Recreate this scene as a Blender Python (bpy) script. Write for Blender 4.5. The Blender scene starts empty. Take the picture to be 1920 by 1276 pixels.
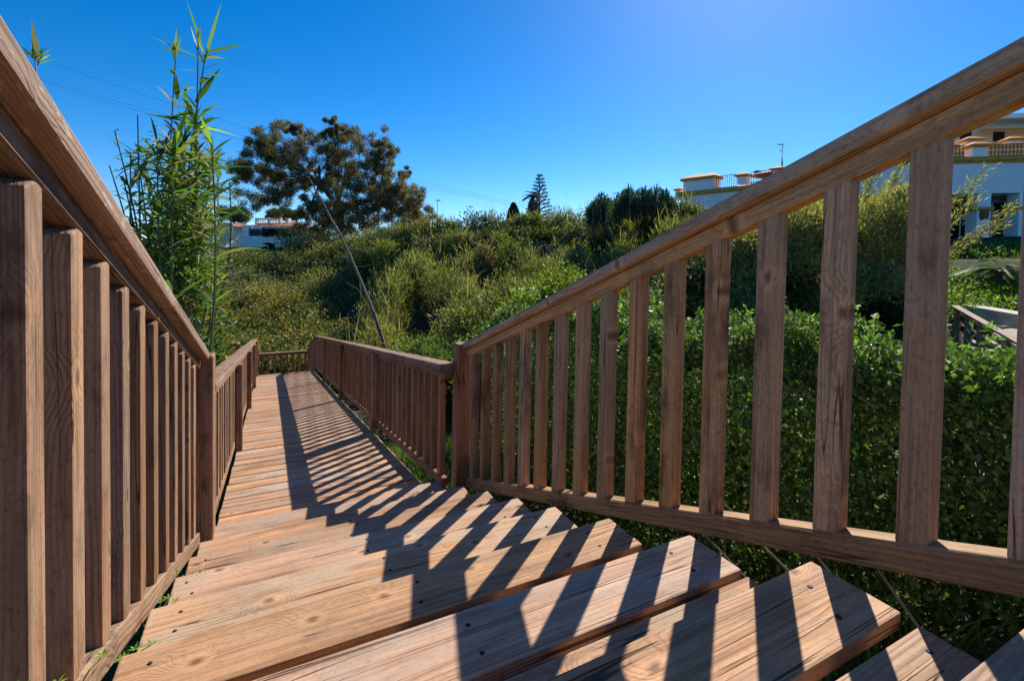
import bpy, bmesh, math, random
import numpy as np
from mathutils import Vector, Matrix
random.seed(7); rng = np.random.default_rng(7)
sc = bpy.context.scene
COL = sc.collection

# ------------------------------------------------------------------ camera
# camera at the origin, world X = right of the walkway, Y = along it, Z = up (metres)
F_PX, CY = 900.0, 505.16
YAW, PITCH, ROLL = 0.4672, 0.0264, 0.0173
fw = Vector((math.sin(YAW)*math.cos(PITCH), math.cos(YAW)*math.cos(PITCH), -math.sin(PITCH)))
rt0 = Vector((math.cos(YAW), -math.sin(YAW), 0)); up0 = rt0.cross(fw)
rt = rt0*math.cos(ROLL) + up0*math.sin(ROLL); up = up0*math.cos(ROLL) - rt0*math.sin(ROLL)
cam_d = bpy.data.cameras.new('camera'); cam = bpy.data.objects.new('camera', cam_d); COL.objects.link(cam)
cam_d.sensor_width = 36; cam_d.lens = 36*F_PX/1920; cam_d.shift_y = -(638-CY)/1920
cam_d.clip_start = 0.02; cam_d.clip_end = 6000
cam.matrix_world = Matrix(((rt.x, up.x, -fw.x, 0), (rt.y, up.y, -fw.y, 0), (rt.z, up.z, -fw.z, 0), (0, 0, 0, 1)))
sc.camera = cam

# ------------------------------------------------------------------ sky, sun, exposure
SUN = Vector((1.08, .843, 1.0)).normalized()
elev = math.asin(SUN.z); azim = math.atan2(SUN.x, SUN.y)
world = bpy.data.worlds.new('World'); sc.world = world; world.use_nodes = True
wn = world.node_tree.nodes; wl = world.node_tree.links; wn.clear()
sky = wn.new('ShaderNodeTexSky'); sky.sky_type = 'NISHITA'; sky.sun_disc = False
sky.sun_elevation = elev; sky.sun_rotation = azim
sky.altitude = 20; sky.air_density = 0.75; sky.dust_density = 0.12; sky.ozone_density = 5.0
bg = wn.new('ShaderNodeBackground'); bg.inputs['Strength'].default_value = 0.088
hsv = wn.new('ShaderNodeHueSaturation'); hsv.inputs['Saturation'].default_value = 1.33
wo = wn.new('ShaderNodeOutputWorld')
wl.new(sky.outputs[0], hsv.inputs['Color']); wl.new(hsv.outputs[0], bg.inputs[0]); wl.new(bg.outputs[0], wo.inputs[0])
sd = bpy.data.lights.new('sun', 'SUN'); sd.energy = 3.9; sd.angle = math.radians(.5); sd.color = (1, .93, .82)
so = bpy.data.objects.new('sun', sd); COL.objects.link(so); so.location = SUN*50
so.rotation_euler = (-SUN).to_track_quat('-Z', 'Y').to_euler()
sc.view_settings.view_transform = 'Standard'; sc.view_settings.look = 'None'
sc.view_settings.exposure = 0.88; sc.view_settings.gamma = 1; sc.view_settings.use_curve_mapping = False
sc.render.engine = 'CYCLES'; sc.cycles.max_bounces = 8; sc.cycles.transparent_max_bounces = 8
sc.cycles.use_denoising = True

# ------------------------------------------------------------------ helpers
def at(u, v, d):
    """the place seen in direction (u, v) at d metres depth"""
    p = (fw + rt*((u-960)/F_PX) - up*((v-CY)/F_PX))*d
    return Vector(p)
def plan(u, d):
    p = at(u, 520, d); return Vector((p.x, p.y))
def tag(o, label=None, cat=None, group=None, kind=None):
    if label: o['label'] = label
    if cat: o['category'] = cat
    if group: o['group'] = group
    if kind: o['kind'] = kind
    return o
def empty(name, loc, label=None, cat=None, group=None):
    o = bpy.data.objects.new(name, None); COL.objects.link(o); o.location = loc; o.empty_display_size = .2
    return tag(o, label, cat, group)
def link(name, me, mat=None, parent=None):
    o = bpy.data.objects.new(name, me); COL.objects.link(o)
    if mat and not me.materials: me.materials.append(mat)
    if parent: o.parent = parent
    return o
def root_loc(o):
    p = Vector((0, 0, 0))
    while o: p += o.location; o = o.parent
    return p
def frame(origin, xd, zd):
    x = Vector(xd).normalized(); z = Vector(zd); z = (z - x*z.dot(x)).normalized(); y = z.cross(x)
    return Matrix(((x.x, y.x, z.x, origin[0]), (x.y, y.y, z.y, origin[1]), (x.z, y.z, z.z, origin[2]), (0, 0, 0, 1)))
_bm = {}
def boxmesh(sx, sy, sz, bev=.004, seg=1, shear=0.0, key=None):
    """box, long axis local X, centred; shear slants the two end faces along local Y"""
    k = (round(sx, 4), round(sy, 4), round(sz, 4), bev, seg, round(shear, 4), key)
    if k in _bm: return _bm[k]
    bm = bmesh.new(); bmesh.ops.create_cube(bm, size=1)
    for v in bm.verts: v.co = Vector((v.co.x*sx, v.co.y*sy, v.co.z*sz)); v.co.x += shear*v.co.y
    if bev: bmesh.ops.bevel(bm, geom=list(bm.edges), offset=bev, segments=seg, profile=.6, affect='EDGES', clamp_overlap=True)
    me = bpy.data.meshes.new('box'); bm.to_mesh(me); bm.free(); _bm[k] = me
    return me
def piece(name, me, mat, parent, origin, xd=(1, 0, 0), zd=(0, 0, 1)):
    o = link(name, me, mat, parent)
    m = frame(origin, xd, zd)
    if parent: m = Matrix.Translation(-root_loc(parent)) @ m
    o.matrix_basis = m
    return o
def meshfrom(name, V, Fc, smooth=False):
    me = bpy.data.meshes.new(name); me.from_pydata([tuple(v) for v in V], [], Fc); me.update()
    if smooth: me.polygons.foreach_set('use_smooth', [True]*len(me.polygons))
    return me
class MB:
    def __init__(s): s.V = []; s.F = []
    def box(s, lo, hi):
        n = len(s.V); (a, b, c), (d, e, f) = lo, hi
        s.V += [(a,b,c),(d,b,c),(d,e,c),(a,e,c),(a,b,f),(d,b,f),(d,e,f),(a,e,f)]
        s.F += [[n+i for i in q] for q in ((3,2,1,0),(4,5,6,7),(0,1,5,4),(1,2,6,5),(2,3,7,6),(3,0,4,7))]
    def obox(s, c, ex, ey, ez, size):
        n = len(s.V); c = Vector(c); ex = Vector(ex)*size[0]/2; ey = Vector(ey)*size[1]/2; ez = Vector(ez)*size[2]/2
        for sz in (-1, 1):
            for sx, sy in ((-1,-1),(1,-1),(1,1),(-1,1)): s.V.append(tuple(c+ex*sx+ey*sy+ez*sz))
        s.F += [[n+i for i in q] for q in ((3,2,1,0),(4,5,6,7),(0,1,5,4),(1,2,6,5),(2,3,7,6),(3,0,4,7))]
    def tube(s, pts, rad, sides=6, cap=True):
        n0 = len(s.V); pts = [Vector(p) for p in pts]
        for i, p in enumerate(pts):
            t = (pts[min(i+1, len(pts)-1)] - pts[max(i-1, 0)]).normalized()
            a = t.orthogonal().normalized() if i == 0 else (a - t*a.dot(t)).normalized()
            b = t.cross(a)
            for k in range(sides):
                th = 2*math.pi*k/sides; s.V.append(tuple(p + (a*math.cos(th)+b*math.sin(th))*rad[i]))
        for i in range(len(pts)-1):
            for k in range(sides):
                q = n0+i*sides; s.F.append([q+k, q+(k+1) % sides, q+sides+(k+1) % sides, q+sides+k])
        if cap:
            s.F.append([n0+k for k in range(sides)][::-1]); s.F.append([n0+(len(pts)-1)*sides+k for k in range(sides)])
    def cone(s, c, r0, r1, h, sides=12, rot=0):
        n = len(s.V); c = Vector(c)
        for r, z in ((r0, 0), (r1, h)):
            for k in range(sides):
                th = rot+2*math.pi*k/sides; s.V.append((c.x+r*math.cos(th), c.y+r*math.sin(th), c.z+z))
        for k in range(sides): s.F.append([n+k, n+(k+1) % sides, n+sides+(k+1) % sides, n+sides+k])
        s.F.append([n+k for k in range(sides)][::-1]); s.F.append([n+sides+k for k in range(sides)])
    def build(s, name, mat, parent=None, smooth=False):
        off = root_loc(parent) if parent else Vector((0, 0, 0))
        me = meshfrom(name, [Vector(v)-off for v in s.V], s.F, smooth)
        return link(name, me, mat, parent)

# ------------------------------------------------------------------ materials
def newmat(name):
    m = bpy.data.materials.new(name); m.use_nodes = True; nt = m.node_tree; nt.nodes.clear()
    return m, nt
class NT:
    def __init__(s, nt): s.nt = nt
    def n(s, t, **kw):
        x = s.nt.nodes.new(t)
        for k, v in kw.items(): setattr(x, k, v)
        return x
    def l(s, a, b): s.nt.links.new(a, b)
    def math(s, op, a, b=None, c=None, clamp=False):
        x = s.n('ShaderNodeMath', operation=op, use_clamp=clamp)
        for i, q in enumerate((a, b, c)):
            if q is None: continue
            if isinstance(q, (int, float)): x.inputs[i].default_value = q
            else: s.l(q, x.inputs[i])
        return x.outputs[0]
    def vec(s, op, a, b):
        x = s.n('ShaderNodeVectorMath', operation=op)
        for i, q in enumerate((a, b)):
            if isinstance(q, (tuple, list)): x.inputs[i].default_value = q
            elif q is not None: s.l(q, x.inputs[i])
        return x.outputs[0]
    def noise(s, v, scale, detail=3, rough=.5, col=False):
        x = s.n('ShaderNodeTexNoise'); x.inputs['Scale'].default_value = scale; x.inputs['Detail'].default_value = detail
        x.inputs['Roughness'].default_value = rough; s.l(v, x.inputs['Vector'])
        return x.outputs['Color' if col else 'Fac']
    def ss(s, v, a, b, lo=0., hi=1.):
        x = s.n('ShaderNodeMapRange', interpolation_type='SMOOTHSTEP'); s.l(v, x.inputs[0])
        for i, q in enumerate((a, b, lo, hi)): x.inputs[i+1].default_value = q
        return x.outputs[0]
    def mix(s, f, a, b, bt='MIX'):
        x = s.n('ShaderNodeMix', data_type='RGBA', blend_type=bt)
        if isinstance(f, (int, float)): x.inputs[0].default_value = f
        else: s.l(f, x.inputs[0])
        for i, q in ((6, a), (7, b)):
            if isinstance(q, (tuple, list)): x.inputs[i].default_value = (*q[:3], 1)
            else: s.l(q, x.inputs[i])
        return x.outputs[2]
    def out(s, col, rough=.8, bump=None, bstr=.3, bdist=.01, spec=.3, metal=0.):
        b = s.n('ShaderNodeBsdfPrincipled')
        if isinstance(col, (tuple, list)): b.inputs['Base Color'].default_value = (*col[:3], 1)
        else: s.l(col, b.inputs['Base Color'])
        if isinstance(rough, (int, float)): b.inputs['Roughness'].default_value = rough
        else: s.l(rough, b.inputs['Roughness'])
        b.inputs['Specular IOR Level'].default_value = spec; b.inputs['Metallic'].default_value = metal
        if bump is not None:
            q = s.n('ShaderNodeBump'); q.inputs['Strength'].default_value = bstr; q.inputs['Distance'].default_value = bdist
            s.l(bump, q.inputs['Height']); s.l(q.outputs[0], b.inputs['Normal'])
        o = s.n('ShaderNodeOutputMaterial'); s.l(b.outputs[0], o.inputs[0]); return b

def wood(name, light, dark, grey, ring=.0062, ringamt=.55, greyamt=.5, crack=1.0, lichen=0.0, knotdark=(.085, .036, .016), streak=.55, stain=.35, hue=.005, vvar=.24, grain=.35):
    m, nt = newmat(name); N = NT(nt)
    tc = N.n('ShaderNodeTexCoord'); oi = N.n('ShaderNodeObjectInfo'); r = oi.outputs['Random']
    def rnd(k): return N.math('FRACT', N.math('MULTIPLY', r, k))
    cmb = N.n('ShaderNodeCombineXYZ'); N.l(N.math('MULTIPLY', rnd(13.7), 40.), cmb.inputs[0]); N.l(N.math('MULTIPLY', rnd(71.3), 17.), cmb.inputs[1]); N.l(N.math('MULTIPLY', rnd(37.9), 23.), cmb.inputs[2])
    loc = tc.outputs['Object']; P = N.vec('ADD', loc, cmb.outputs[0])
    # knots
    kv = N.vec('MULTIPLY', P, (4.2, 6.5, .9)); kv = N.vec('ADD', kv, N.vec('MULTIPLY', N.vec('SUBTRACT', N.noise(P, 38., 3, .6, True), (.5, .5, .5)), (.09, .09, 0)))
    vo = N.n('ShaderNodeTexVoronoi', voronoi_dimensions='2D'); vo.inputs['Scale'].default_value = 1.0; N.l(kv, vo.inputs['Vector'])
    kd = vo.outputs['Distance']; ksep = N.n('ShaderNodeSeparateColor'); N.l(vo.outputs['Color'], ksep.inputs[0])
    kon = N.math('GREATER_THAN', ksep.outputs[0], .6)
    kfall = N.math('MULTIPLY', N.ss(kd, .03, .46, 1, 0), kon)
    knot = N.math('MULTIPLY', N.ss(kd, .015, .085, 1, 0), kon)
    # growth rings of a log, the board being a slice of it
    pith = N.n('ShaderNodeCombineXYZ'); N.l(N.math('MULTIPLY_ADD', rnd(5.1), .24, -.12), pith.inputs[1]); N.l(N.math('MULTIPLY_ADD', rnd(9.7), -.13, -.018), pith.inputs[2])
    wv = N.vec('MULTIPLY', P, (1.3, 5., 5.)); warp = N.vec('SUBTRACT', N.noise(wv, 1., 2, .5, True), (.5, .5, .5))
    warp = N.vec('MULTIPLY', warp, (0, .055, .055))
    q = N.vec('ADD', N.vec('SUBTRACT', loc, pith.outputs[0]), warp); q = N.vec('MULTIPLY', q, (.012, 1, 1))
    ln = N.n('ShaderNodeVectorMath', operation='LENGTH'); N.l(q, ln.inputs[0])
    rad = N.math('MULTIPLY_ADD', kfall, .038, ln.outputs['Value'])
    fine = N.noise(N.vec('MULTIPLY', P, (2., 110., 110.)), 1., 2, .6)
    rad = N.math('MULTIPLY_ADD', fine, .0014, rad)
    ph = N.math('MULTIPLY', rad, 2*math.pi/ring)
    rg = N.math('POWER', N.math('MULTIPLY_ADD', N.math('SINE', ph), .5, .5), 2.4)
    vary = N.noise(N.vec('MULTIPLY', P, (.9, 9., 9.)), 1., 2)
    rg = N.math('MULTIPLY', rg, N.ss(vary, .3, .7, .25, 1.))
    # colour
    tone = N.noise(N.vec('MULTIPLY', P, (1.6, 7., 7.)), 1., 3)
    c = N.mix(N.ss(tone, .25, .75), light, tuple(.72*a+.28*b for a, b in zip(light, dark)))
    c = N.mix(N.math('MULTIPLY', rg, ringamt), c, dark)
    c = N.mix(N.math('MULTIPLY', N.ss(fine, .35, .75), .45), c, dark)
    st = N.noise(N.vec('MULTIPLY', P, (1.3, 26., 26.)), 1., 7, .72)
    c = N.mix(N.math('MULTIPLY', N.ss(st, .46, .68), streak), c, tuple(.55*x for x in dark))
    c = N.mix(N.math('MULTIPLY', N.ss(st, .5, .3), .25), c, tuple(min(1, x*1.22) for x in light))
    gm = N.math('MULTIPLY', N.ss(N.noise(N.vec('MULTIPLY', P, (1.1, 3.5, 3.5)), 2.1, 4, .62), .40, .66), N.math('MULTIPLY_ADD', rnd(61.3), greyamt*1.5, greyamt*.25, clamp=True))
    c = N.mix(gm, c, grey)
    c = N.mix(N.math('MULTIPLY', knot, .7), c, knotdark)
    ring2 = N.math('MULTIPLY', N.math('MULTIPLY', N.ss(kd, .07, .1, 0, 1), N.ss(kd, .12, .2, 1, 0)), kon)
    c = N.mix(N.math('MULTIPLY', ring2, .35), c, tuple(min(1, x*1.15) for x in light))
    # drying cracks
    cn = N.noise(N.vec('MULTIPLY', P, (.75, 34., 34.)), 1., 1.5, .4)
    cw = N.math('ABSOLUTE', N.math('SUBTRACT', cn, .5))
    cm = N.math('MULTIPLY', N.ss(cw, .003, .011, 1, 0), N.ss(N.noise(N.vec('MULTIPLY', P, (1.7, 12., 12.)), 1.3, 2), .43, .53))
    cm = N.math('MULTIPLY', cm, crack)
    c = N.mix(N.math('MULTIPLY', cm, .85), c, (.02, .012, .009))
    # small dirt specks
    sp = N.ss(N.noise(N.vec('MULTIPLY', P, (14., 40., 40.)), 3., 2, .7), .66, .74)
    c = N.mix(N.math('MULTIPLY', sp, .45), c, tuple(.5*x for x in dark))
    if lichen:
        li = N.ss(N.noise(N.vec('MULTIPLY', P, (9., 30., 30.)), 2., 5, .7), .56, .62)
        c = N.mix(N.math('MULTIPLY', li, lichen), c, (.50, .44, .35))
    blot = N.noise(N.vec('MULTIPLY', P, (2.2, 5., 5.)), 1.7, 6, .68)
    c = N.mix(N.math('MULTIPLY', N.ss(blot, .5, .72), stain), c, tuple(.42*x for x in dark))
    grit = N.noise(N.vec('MULTIPLY', P, (60., 140., 140.)), 1., 3, .7)
    c = N.mix(N.math('MULTIPLY', N.ss(grit, .48, .72), grain), c, dark)
    hv = N.n('ShaderNodeHueSaturation'); N.l(c, hv.inputs['Color'])
    N.l(N.math('MULTIPLY_ADD', rnd(3.3), vvar, 1.02-vvar*.5), hv.inputs['Value']); N.l(N.math('MULTIPLY_ADD', rnd(23.1), .22, .87), hv.inputs['Saturation'])
    N.l(N.math('MULTIPLY_ADD', rnd(51.7), hue, .4985-hue*.5), hv.inputs['Hue'])
    h = N.math('MULTIPLY_ADD', rg, -.5, N.math('MULTIPLY', fine, .8)); h = N.math('MULTIPLY_ADD', cm, -3., h); h = N.math('MULTIPLY_ADD', knot, -.4, h)
    N.out(hv.outputs[0], N.math('MULTIPLY_ADD', fine, .25, .6), h, .55, .0025, .28)
    return m
M = {}
M['deck'] = wood('weathered_deck_timber', (.64, .37, .205), (.20, .098, .048), (.43, .325, .235), ringamt=.45, greyamt=.7, crack=1., streak=.55, stain=.38, vvar=.3)
M['rail'] = wood('weathered_rail_timber', (.42, .235, .125), (.11, .05, .025), (.29, .20, .14), ring=.009, ringamt=.75, greyamt=.45, crack=1., streak=.65, stain=.75, vvar=.5, hue=.012, grain=.5)
M['rail_right'] = wood('shade_lifted_rail_timber', (.66, .395, .185), (.18, .09, .04), (.40, .295, .19), ring=.009, ringamt=.5, greyamt=.4, crack=1., streak=.6, stain=.8, vvar=.62, grain=.6, hue=.012)  # paler copy of the rail timber, extra fill light put into its colour
M['cap'] = wood('weathered_cap_timber', (.38, .225, .14), (.16, .082, .046), (.32, .245, .185), ring=.007, ringamt=.45, greyamt=.6, crack=.8, lichen=.55)
M['pale_rail'] = wood('pale_timber', (.50, .38, .26), (.25, .17, .1), (.42, .36, .3))

def plain(name, col, rough=.8, nz=0., scale=6., spec=.3, metal=0., bump=0., col2=None):
    m, nt = newmat(name); N = NT(nt)
    tc = N.n('ShaderNodeTexCoord'); f = N.noise(tc.outputs['Object'], scale, 4, .6)
    c = N.mix(N.ss(f, .3, .7), tuple(max(0, x*(1-nz)) for x in col), col2 or tuple(min(1, x*(1+nz)) for x in col))
    N.out(c, rough, f if bump else None, bump, .02, spec, metal); return m
M['screw'] = plain('rusted_screw', (.018, .013, .011), .7)
M['white'] = plain('white_render', (.86, .85, .82), .9, .05, 1.5)
M['cream'] = plain('cream_render', (.74, .64, .50), .9, .06, 1.5)
M['ochre'] = plain('ochre_trim', (.62, .29, .055), .8, .15, 4)
M['terracotta'] = plain('terracotta_tile', (.42, .13, .06), .85, .25, 5)
M['iron'] = plain('dark_iron', (.03, .035, .045), .5, .1)
M['glassdark'] = plain('dark_window_glass', (.012, .015, .02), .08, .1, .5, spec=.6)
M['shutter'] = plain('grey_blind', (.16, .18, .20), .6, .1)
M['awning'] = plain('beige_awning', (.62, .50, .36), .9, .05)
M['concrete'] = plain('pale_concrete', (.56, .50, .40), .9, .15, 3, bump=.1)
M['stone'] = plain('grey_stone_paving', (.34, .31, .27), .9, .2, 3)
M['medal'] = plain('terracotta_plaque', (.20, .09, .04), .7, .3, 20)
M['bark'] = plain('brown_bark', (.11, .075, .05), .9, .45, 9, bump=.5)
M['deadbark'] = plain('pale_dead_bark', (.17, .125, .09), .9, .35, 14, bump=.6)
M['wire'] = plain('cable', (.03, .03, .035), .6)
M['steel'] = plain('galvanised_steel', (.30, .33, .36), .5, .1, metal=.3)
M['stem'] = plain('green_brown_stem', (.16, .15, .06), .8, .3, 12)
M['drystem'] = plain('dry_straw_stem', (.46, .36, .24), .8, .2, 12)
M['red'] = plain('red_paint', (.5, .05, .05), .4)

def leafmat(name, trans=.42, rough=.55, spec=.25, tscale=(1.25, 1.35, .55)):
    m, nt = newmat(name); N = NT(nt)
    a = N.n('ShaderNodeAttribute'); a.attribute_name = 'Col'
    b = N.n('ShaderNodeBsdfPrincipled'); N.l(a.outputs['Color'], b.inputs['Base Color'])
    b.inputs['Roughness'].default_value = rough; b.inputs['Specular IOR Level'].default_value = spec
    t = N.n('ShaderNodeBsdfTranslucent'); N.l(N.mix(1., a.outputs['Color'], tscale, 'MULTIPLY'), t.inputs[0])
    mx = N.n('ShaderNodeMixShader'); mx.inputs[0].default_value = trans
    N.l(b.outputs[0], mx.inputs[1]); N.l(t.outputs[0], mx.inputs[2])
    o = N.n('ShaderNodeOutputMaterial'); N.l(mx.outputs[0], o.inputs[0]); return m
M['leaf'] = leafmat('green_leaf'); M['scrub'] = leafmat('scrub_leaf', .34, .65, .2); M['gloss'] = leafmat('glossy_leaf', .28, .5, .25); M['dull'] = leafmat('dull_leaf', .35, .7, .2)

# ------------------------------------------------------------------ terrain
ctrl = []
for y, h in ((-9, 2.4), (-4, .5), (-1, -.75), (0, -1.05), (2, -1.75), (3.5, -2.2), (8, -2.95), (13, -3.75), (16, -4.7)):
    for x in (-2.5, .4, 2.2): ctrl.append((x, y, h - (.35 if x < 0 else 0)))
def cp(u, d, h): p = plan(u, d); ctrl.append((p.x, p.y, h))
for u, rows in {-200: ((7, -2.4), (20, -4), (35, -1), (45, .8), (80, 1.5)), 
 250: ((12, -3.8), (20, -4.6), (32, -2.5), (41, .6), (60, 1.2), (110, 2)),
                500: ((19, -5.2), (25, -4.6), (33, -2.6), (40, -.8), (46, -.3), (60, .6), (110, 2)),
                750: ((12, -3.9), (20, -3.8), (28, -2.2), (36, .2), (45, 1.2), (70, 2.2)),
                1000: ((9, -3.), (15, -2.6), (22, -1.2), (30, 1.0), (40, 1.6), (70, 2.5)),
                1300: ((6, -2.2), (10, -2.), (16, -.9), (24, .8), (34, 2.4), (60, 3)),
                1600: ((5, -1.8), (9, -1.4), (14, -.5), (20, .7), (28, 1.6), (60, 3)),
                1900: ((4, -1.6), (8, -1.7), (11, -1.1), (15, .2), (20, 1.2), (30, 1.6), (60, 3)),
                2600: ((6, -.5), (15, .8), (30, 2))}.items():
    for d, h in rows: cp(u, d, h)
ctrl = np.array(ctrl)
def terrain(x, y):
    x = np.asarray(x, float); y = np.asarray(y, float); sh = x.shape; x = x.ravel(); y = y.ravel()
    out = np.zeros_like(x)
    for i in range(0, len(x), 20000):
        d2 = (x[i:i+20000, None]-ctrl[None, :, 0])**2 + (y[i:i+20000, None]-ctrl[None, :, 1])**2 + .15
        w = d2**-1.6; out[i:i+20000] = (w*ctrl[None, :, 2]).sum(1)/w.sum(1)
    return out.reshape(sh)
n = 221
t = np.linspace(-1, 1, n); g = np.sinh(t*6.2)/np.sinh(6.2)*2500
gx, gy = np.meshgrid(g+1, g+8)
gz = terrain(gx, gy) + .05*np.sin(gx*2.3+gy*1.1)*np.cos(gy*1.9)
V = np.stack([gx.ravel(), gy.ravel(), gz.ravel()], 1)
idx = np.arange(n*n).reshape(n, n)
Fq = np.stack([idx[:-1, :-1].ravel(), idx[:-1, 1:].ravel(), idx[1:, 1:].ravel(), idx[1:, :-1].ravel()], 1)
def fastmesh(name, V, Fq, col=None, smooth=False):
    me = bpy.data.meshes.new(name); V = np.ascontiguousarray(V, np.float32); Fq = np.ascontiguousarray(Fq, np.int32); k = Fq.shape[1]
    me.vertices.add(len(V)); me.vertices.foreach_set('co', V.ravel())
    me.loops.add(Fq.size); me.loops.foreach_set('vertex_index', Fq.ravel())
    me.polygons.add(len(Fq)); me.polygons.foreach_set('loop_start', np.arange(0, Fq.size, k, dtype=np.int32))
    if smooth: me.polygons.foreach_set('use_smooth', np.ones(len(Fq), bool))
    if col is not None:
        a = me.color_attributes.new('Col', 'FLOAT_COLOR', 'POINT'); c = np.ones((len(V), 4), np.float32); c[:, :3] = col; a.data.foreach_set('color', c.ravel())
    me.update(calc_edges=True); return me
m, nt = newmat('grassy_soil'); N = NT(nt); tc = N.n('ShaderNodeTexCoord')
a1 = N.noise(tc.outputs['Object'], 1.3, 5, .65); a2 = N.noise(tc.outputs['Object'], 14., 3, .6)
c = N.mix(N.ss(a1, .4, .62), (.055, .042, .028), (.05, .065, .022)); c = N.mix(N.math('MULTIPLY', N.ss(a2, .45, .7), .5), c, (.09, .085, .04))
N.out(c, .95, a2, .6, .05, .1); M['soil'] = m
ground = link('ground', fastmesh('ground', V, Fq, smooth=True), M['soil']); tag(ground, kind='structure')

# ------------------------------------------------------------------ timber: ramp, steps, railings
S = 1.2                                    # one plan unit of the measured layout in metres
def U(x, y, z): return Vector((x*S, y*S, z*S))
RS, SS = .1358, .3686                      # fall of the ramp and of the steps
def ramp_z(y): return -1.0 - RS*y
RUN, RISE, Y0, Z0 = .2928, .1053, .379, -.548
def rail_run(root, side, face, capedge, slope, k, y0, y1, bal_far, bal_w, bal_d, mats=('cap', 'rail', 'rail', 'rail'), capcuts=(), ks=None, botw=.05):
    """k(): heights (plan units) of cap top/bottom, sub bottom, bottom-rail top/bottom at y = 0; side +1: right hand rail"""
    ct, cb, sb, bt, bb = ks; dirv = Vector((0, 1, -slope)).normalized(); cosl = dirv.y
    zd = (0, 0, 1)
    def zz(kk, y): return kk - slope*y
    def member(name, xa, xb, ka, kb, ya, yb, mat, bev, seg=2):
        ym = (ya+yb)/2; me = boxmesh((yb-ya)*S/cosl, abs(xb-xa)*S, (ka-kb)*S*cosl, bev, seg)
        return piece(name, me, M[mat], root, U((xa+xb)/2, ym, zz((ka+kb)/2, ym)), dirv, zd)
    ys = [y0, *capcuts, y1]
    for a, b in zip(ys[:-1], ys[1:]):
        member('cap_rail', capedge, face+side*.075, ct, cb, a+(.0015 if a != y0 else 0), b-(.0015 if b != y1 else 0), mats[0], .009)
    member('top_rail', face, face+side*.045, cb-.001, sb, y0, y1, mats[1], .004, 1)
    member('bottom_rail', face, face+side*botw, bt, bb, y0, y1, mats[2], .005, 1)
    L = (sb-bt)*S+.004
    me = boxmesh(L, bal_w*S, bal_d*S, .0065, 2, shear=slope if True else 0, key='bal')
    for yf in bal_far:
        yc = yf-bal_w/2
        jit = random.uniform(-.0012, .0012)
        # local X up, local Y along -Y so that the shear follows the slope
        o = piece('baluster', me, M[mats[3]], root, U(face+side*(.0025+bal_d/2)+jit, yc+random.uniform(-.002, .002), zz((sb+bt)/2, yc)), (0, 0, 1), (side, 0, 0))
        if side > 0: o.matrix_basis = Matrix.Translation(-root_loc(root)) @ frame(U(face+side*(.0025+bal_d/2)+jit, yc, zz((sb+bt)/2, yc)), (0, 0, 1), (1, 0, 0))
def post(root, x0, x1, y0, y1, ztop, zbot, mat='rail'):
    L = (ztop-zbot)*S
    return piece('post', boxmesh(L, (y1-y0)*S, (x1-x0)*S, .006, 1), M[mat], root, U((x0+x1)/2, (y0+y1)/2, (ztop+zbot)/2), (0, 0, 1), (1, 0, 0))

# --- steps
steps = empty('wooden_steps', U(.32, 1.2, -1.3), 'flight of broad worn timber steps between the two near railings', 'stairs')
random.seed(3)
for i in range(-2, 8):
    yn = Y0+RUN*i; z = Z0-RISE*i; w = .142 if i < 7 else .172
    th = .027; x0, x1 = -.252+random.uniform(-.006, .006), .892+random.uniform(-.006, .006)
    sk = random.uniform(-.004, .004)
    b = piece('tread_board', boxmesh((x1-x0)*S, w*S, th*S, .005, 2, key=i), M['deck'], steps, U((x0+x1)/2, yn+w/2, z-th/2), (1, sk, random.uniform(-.003, .003)), (0, 0, 1))
    for sx in (-.20, .30, .80):
        for fy in (.28, .74):
            if i < 6:
                s_ = MB(); s_.cone((0, 0, 0), .0058, .0042, .0016, 8, random.random())
                so_ = s_.build('screw', M['screw']); so_.parent = b
                so_.matrix_basis = Matrix.Translation(((sx-(x0+x1)/2+random.uniform(-.02, .02))*S, (fy-.5)*w*S+random.uniform(-.008, .008), th/2*S))
    x0 += random.uniform(-.004, .008); x1 -= random.uniform(.0, .012); zr = z-random.uniform(0, .004)
    yb1 = yn-.021; yb0 = yb1-.16
    b = piece('tread_board', boxmesh((x1-x0)*S, (yb1-yb0)*S, th*S, .005, 2, key=i), M['deck'], steps, U((x0+x1)/2, (yb0+yb1)/2, zr-th/2), (1, random.uniform(-.003, .003), 0), (0, 0, 1))
    for sx in (-.21, .84):
        if -1 <= i < 4:
            s_ = MB(); s_.cone((0, 0, 0), .0058, .0042, .0016, 8, random.random())
            so_ = s_.build('screw', M['screw']); so_.parent = b
            so_.matrix_basis = Matrix.Translation(((sx-(x0+x1)/2)*S, .3*(yb1-yb0)*S, th/2*S))
dirs = Vector((0, 1, -RISE/RUN)).normalized()
for x in (-.17, .32, .80):
    ym = 1.15; piece('stringer', boxmesh(3.0*S, .05*S, .16*S, .004), M['rail'], steps, U(x, ym, Z0-RISE/RUN*(ym-Y0)-.215), dirs)
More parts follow.
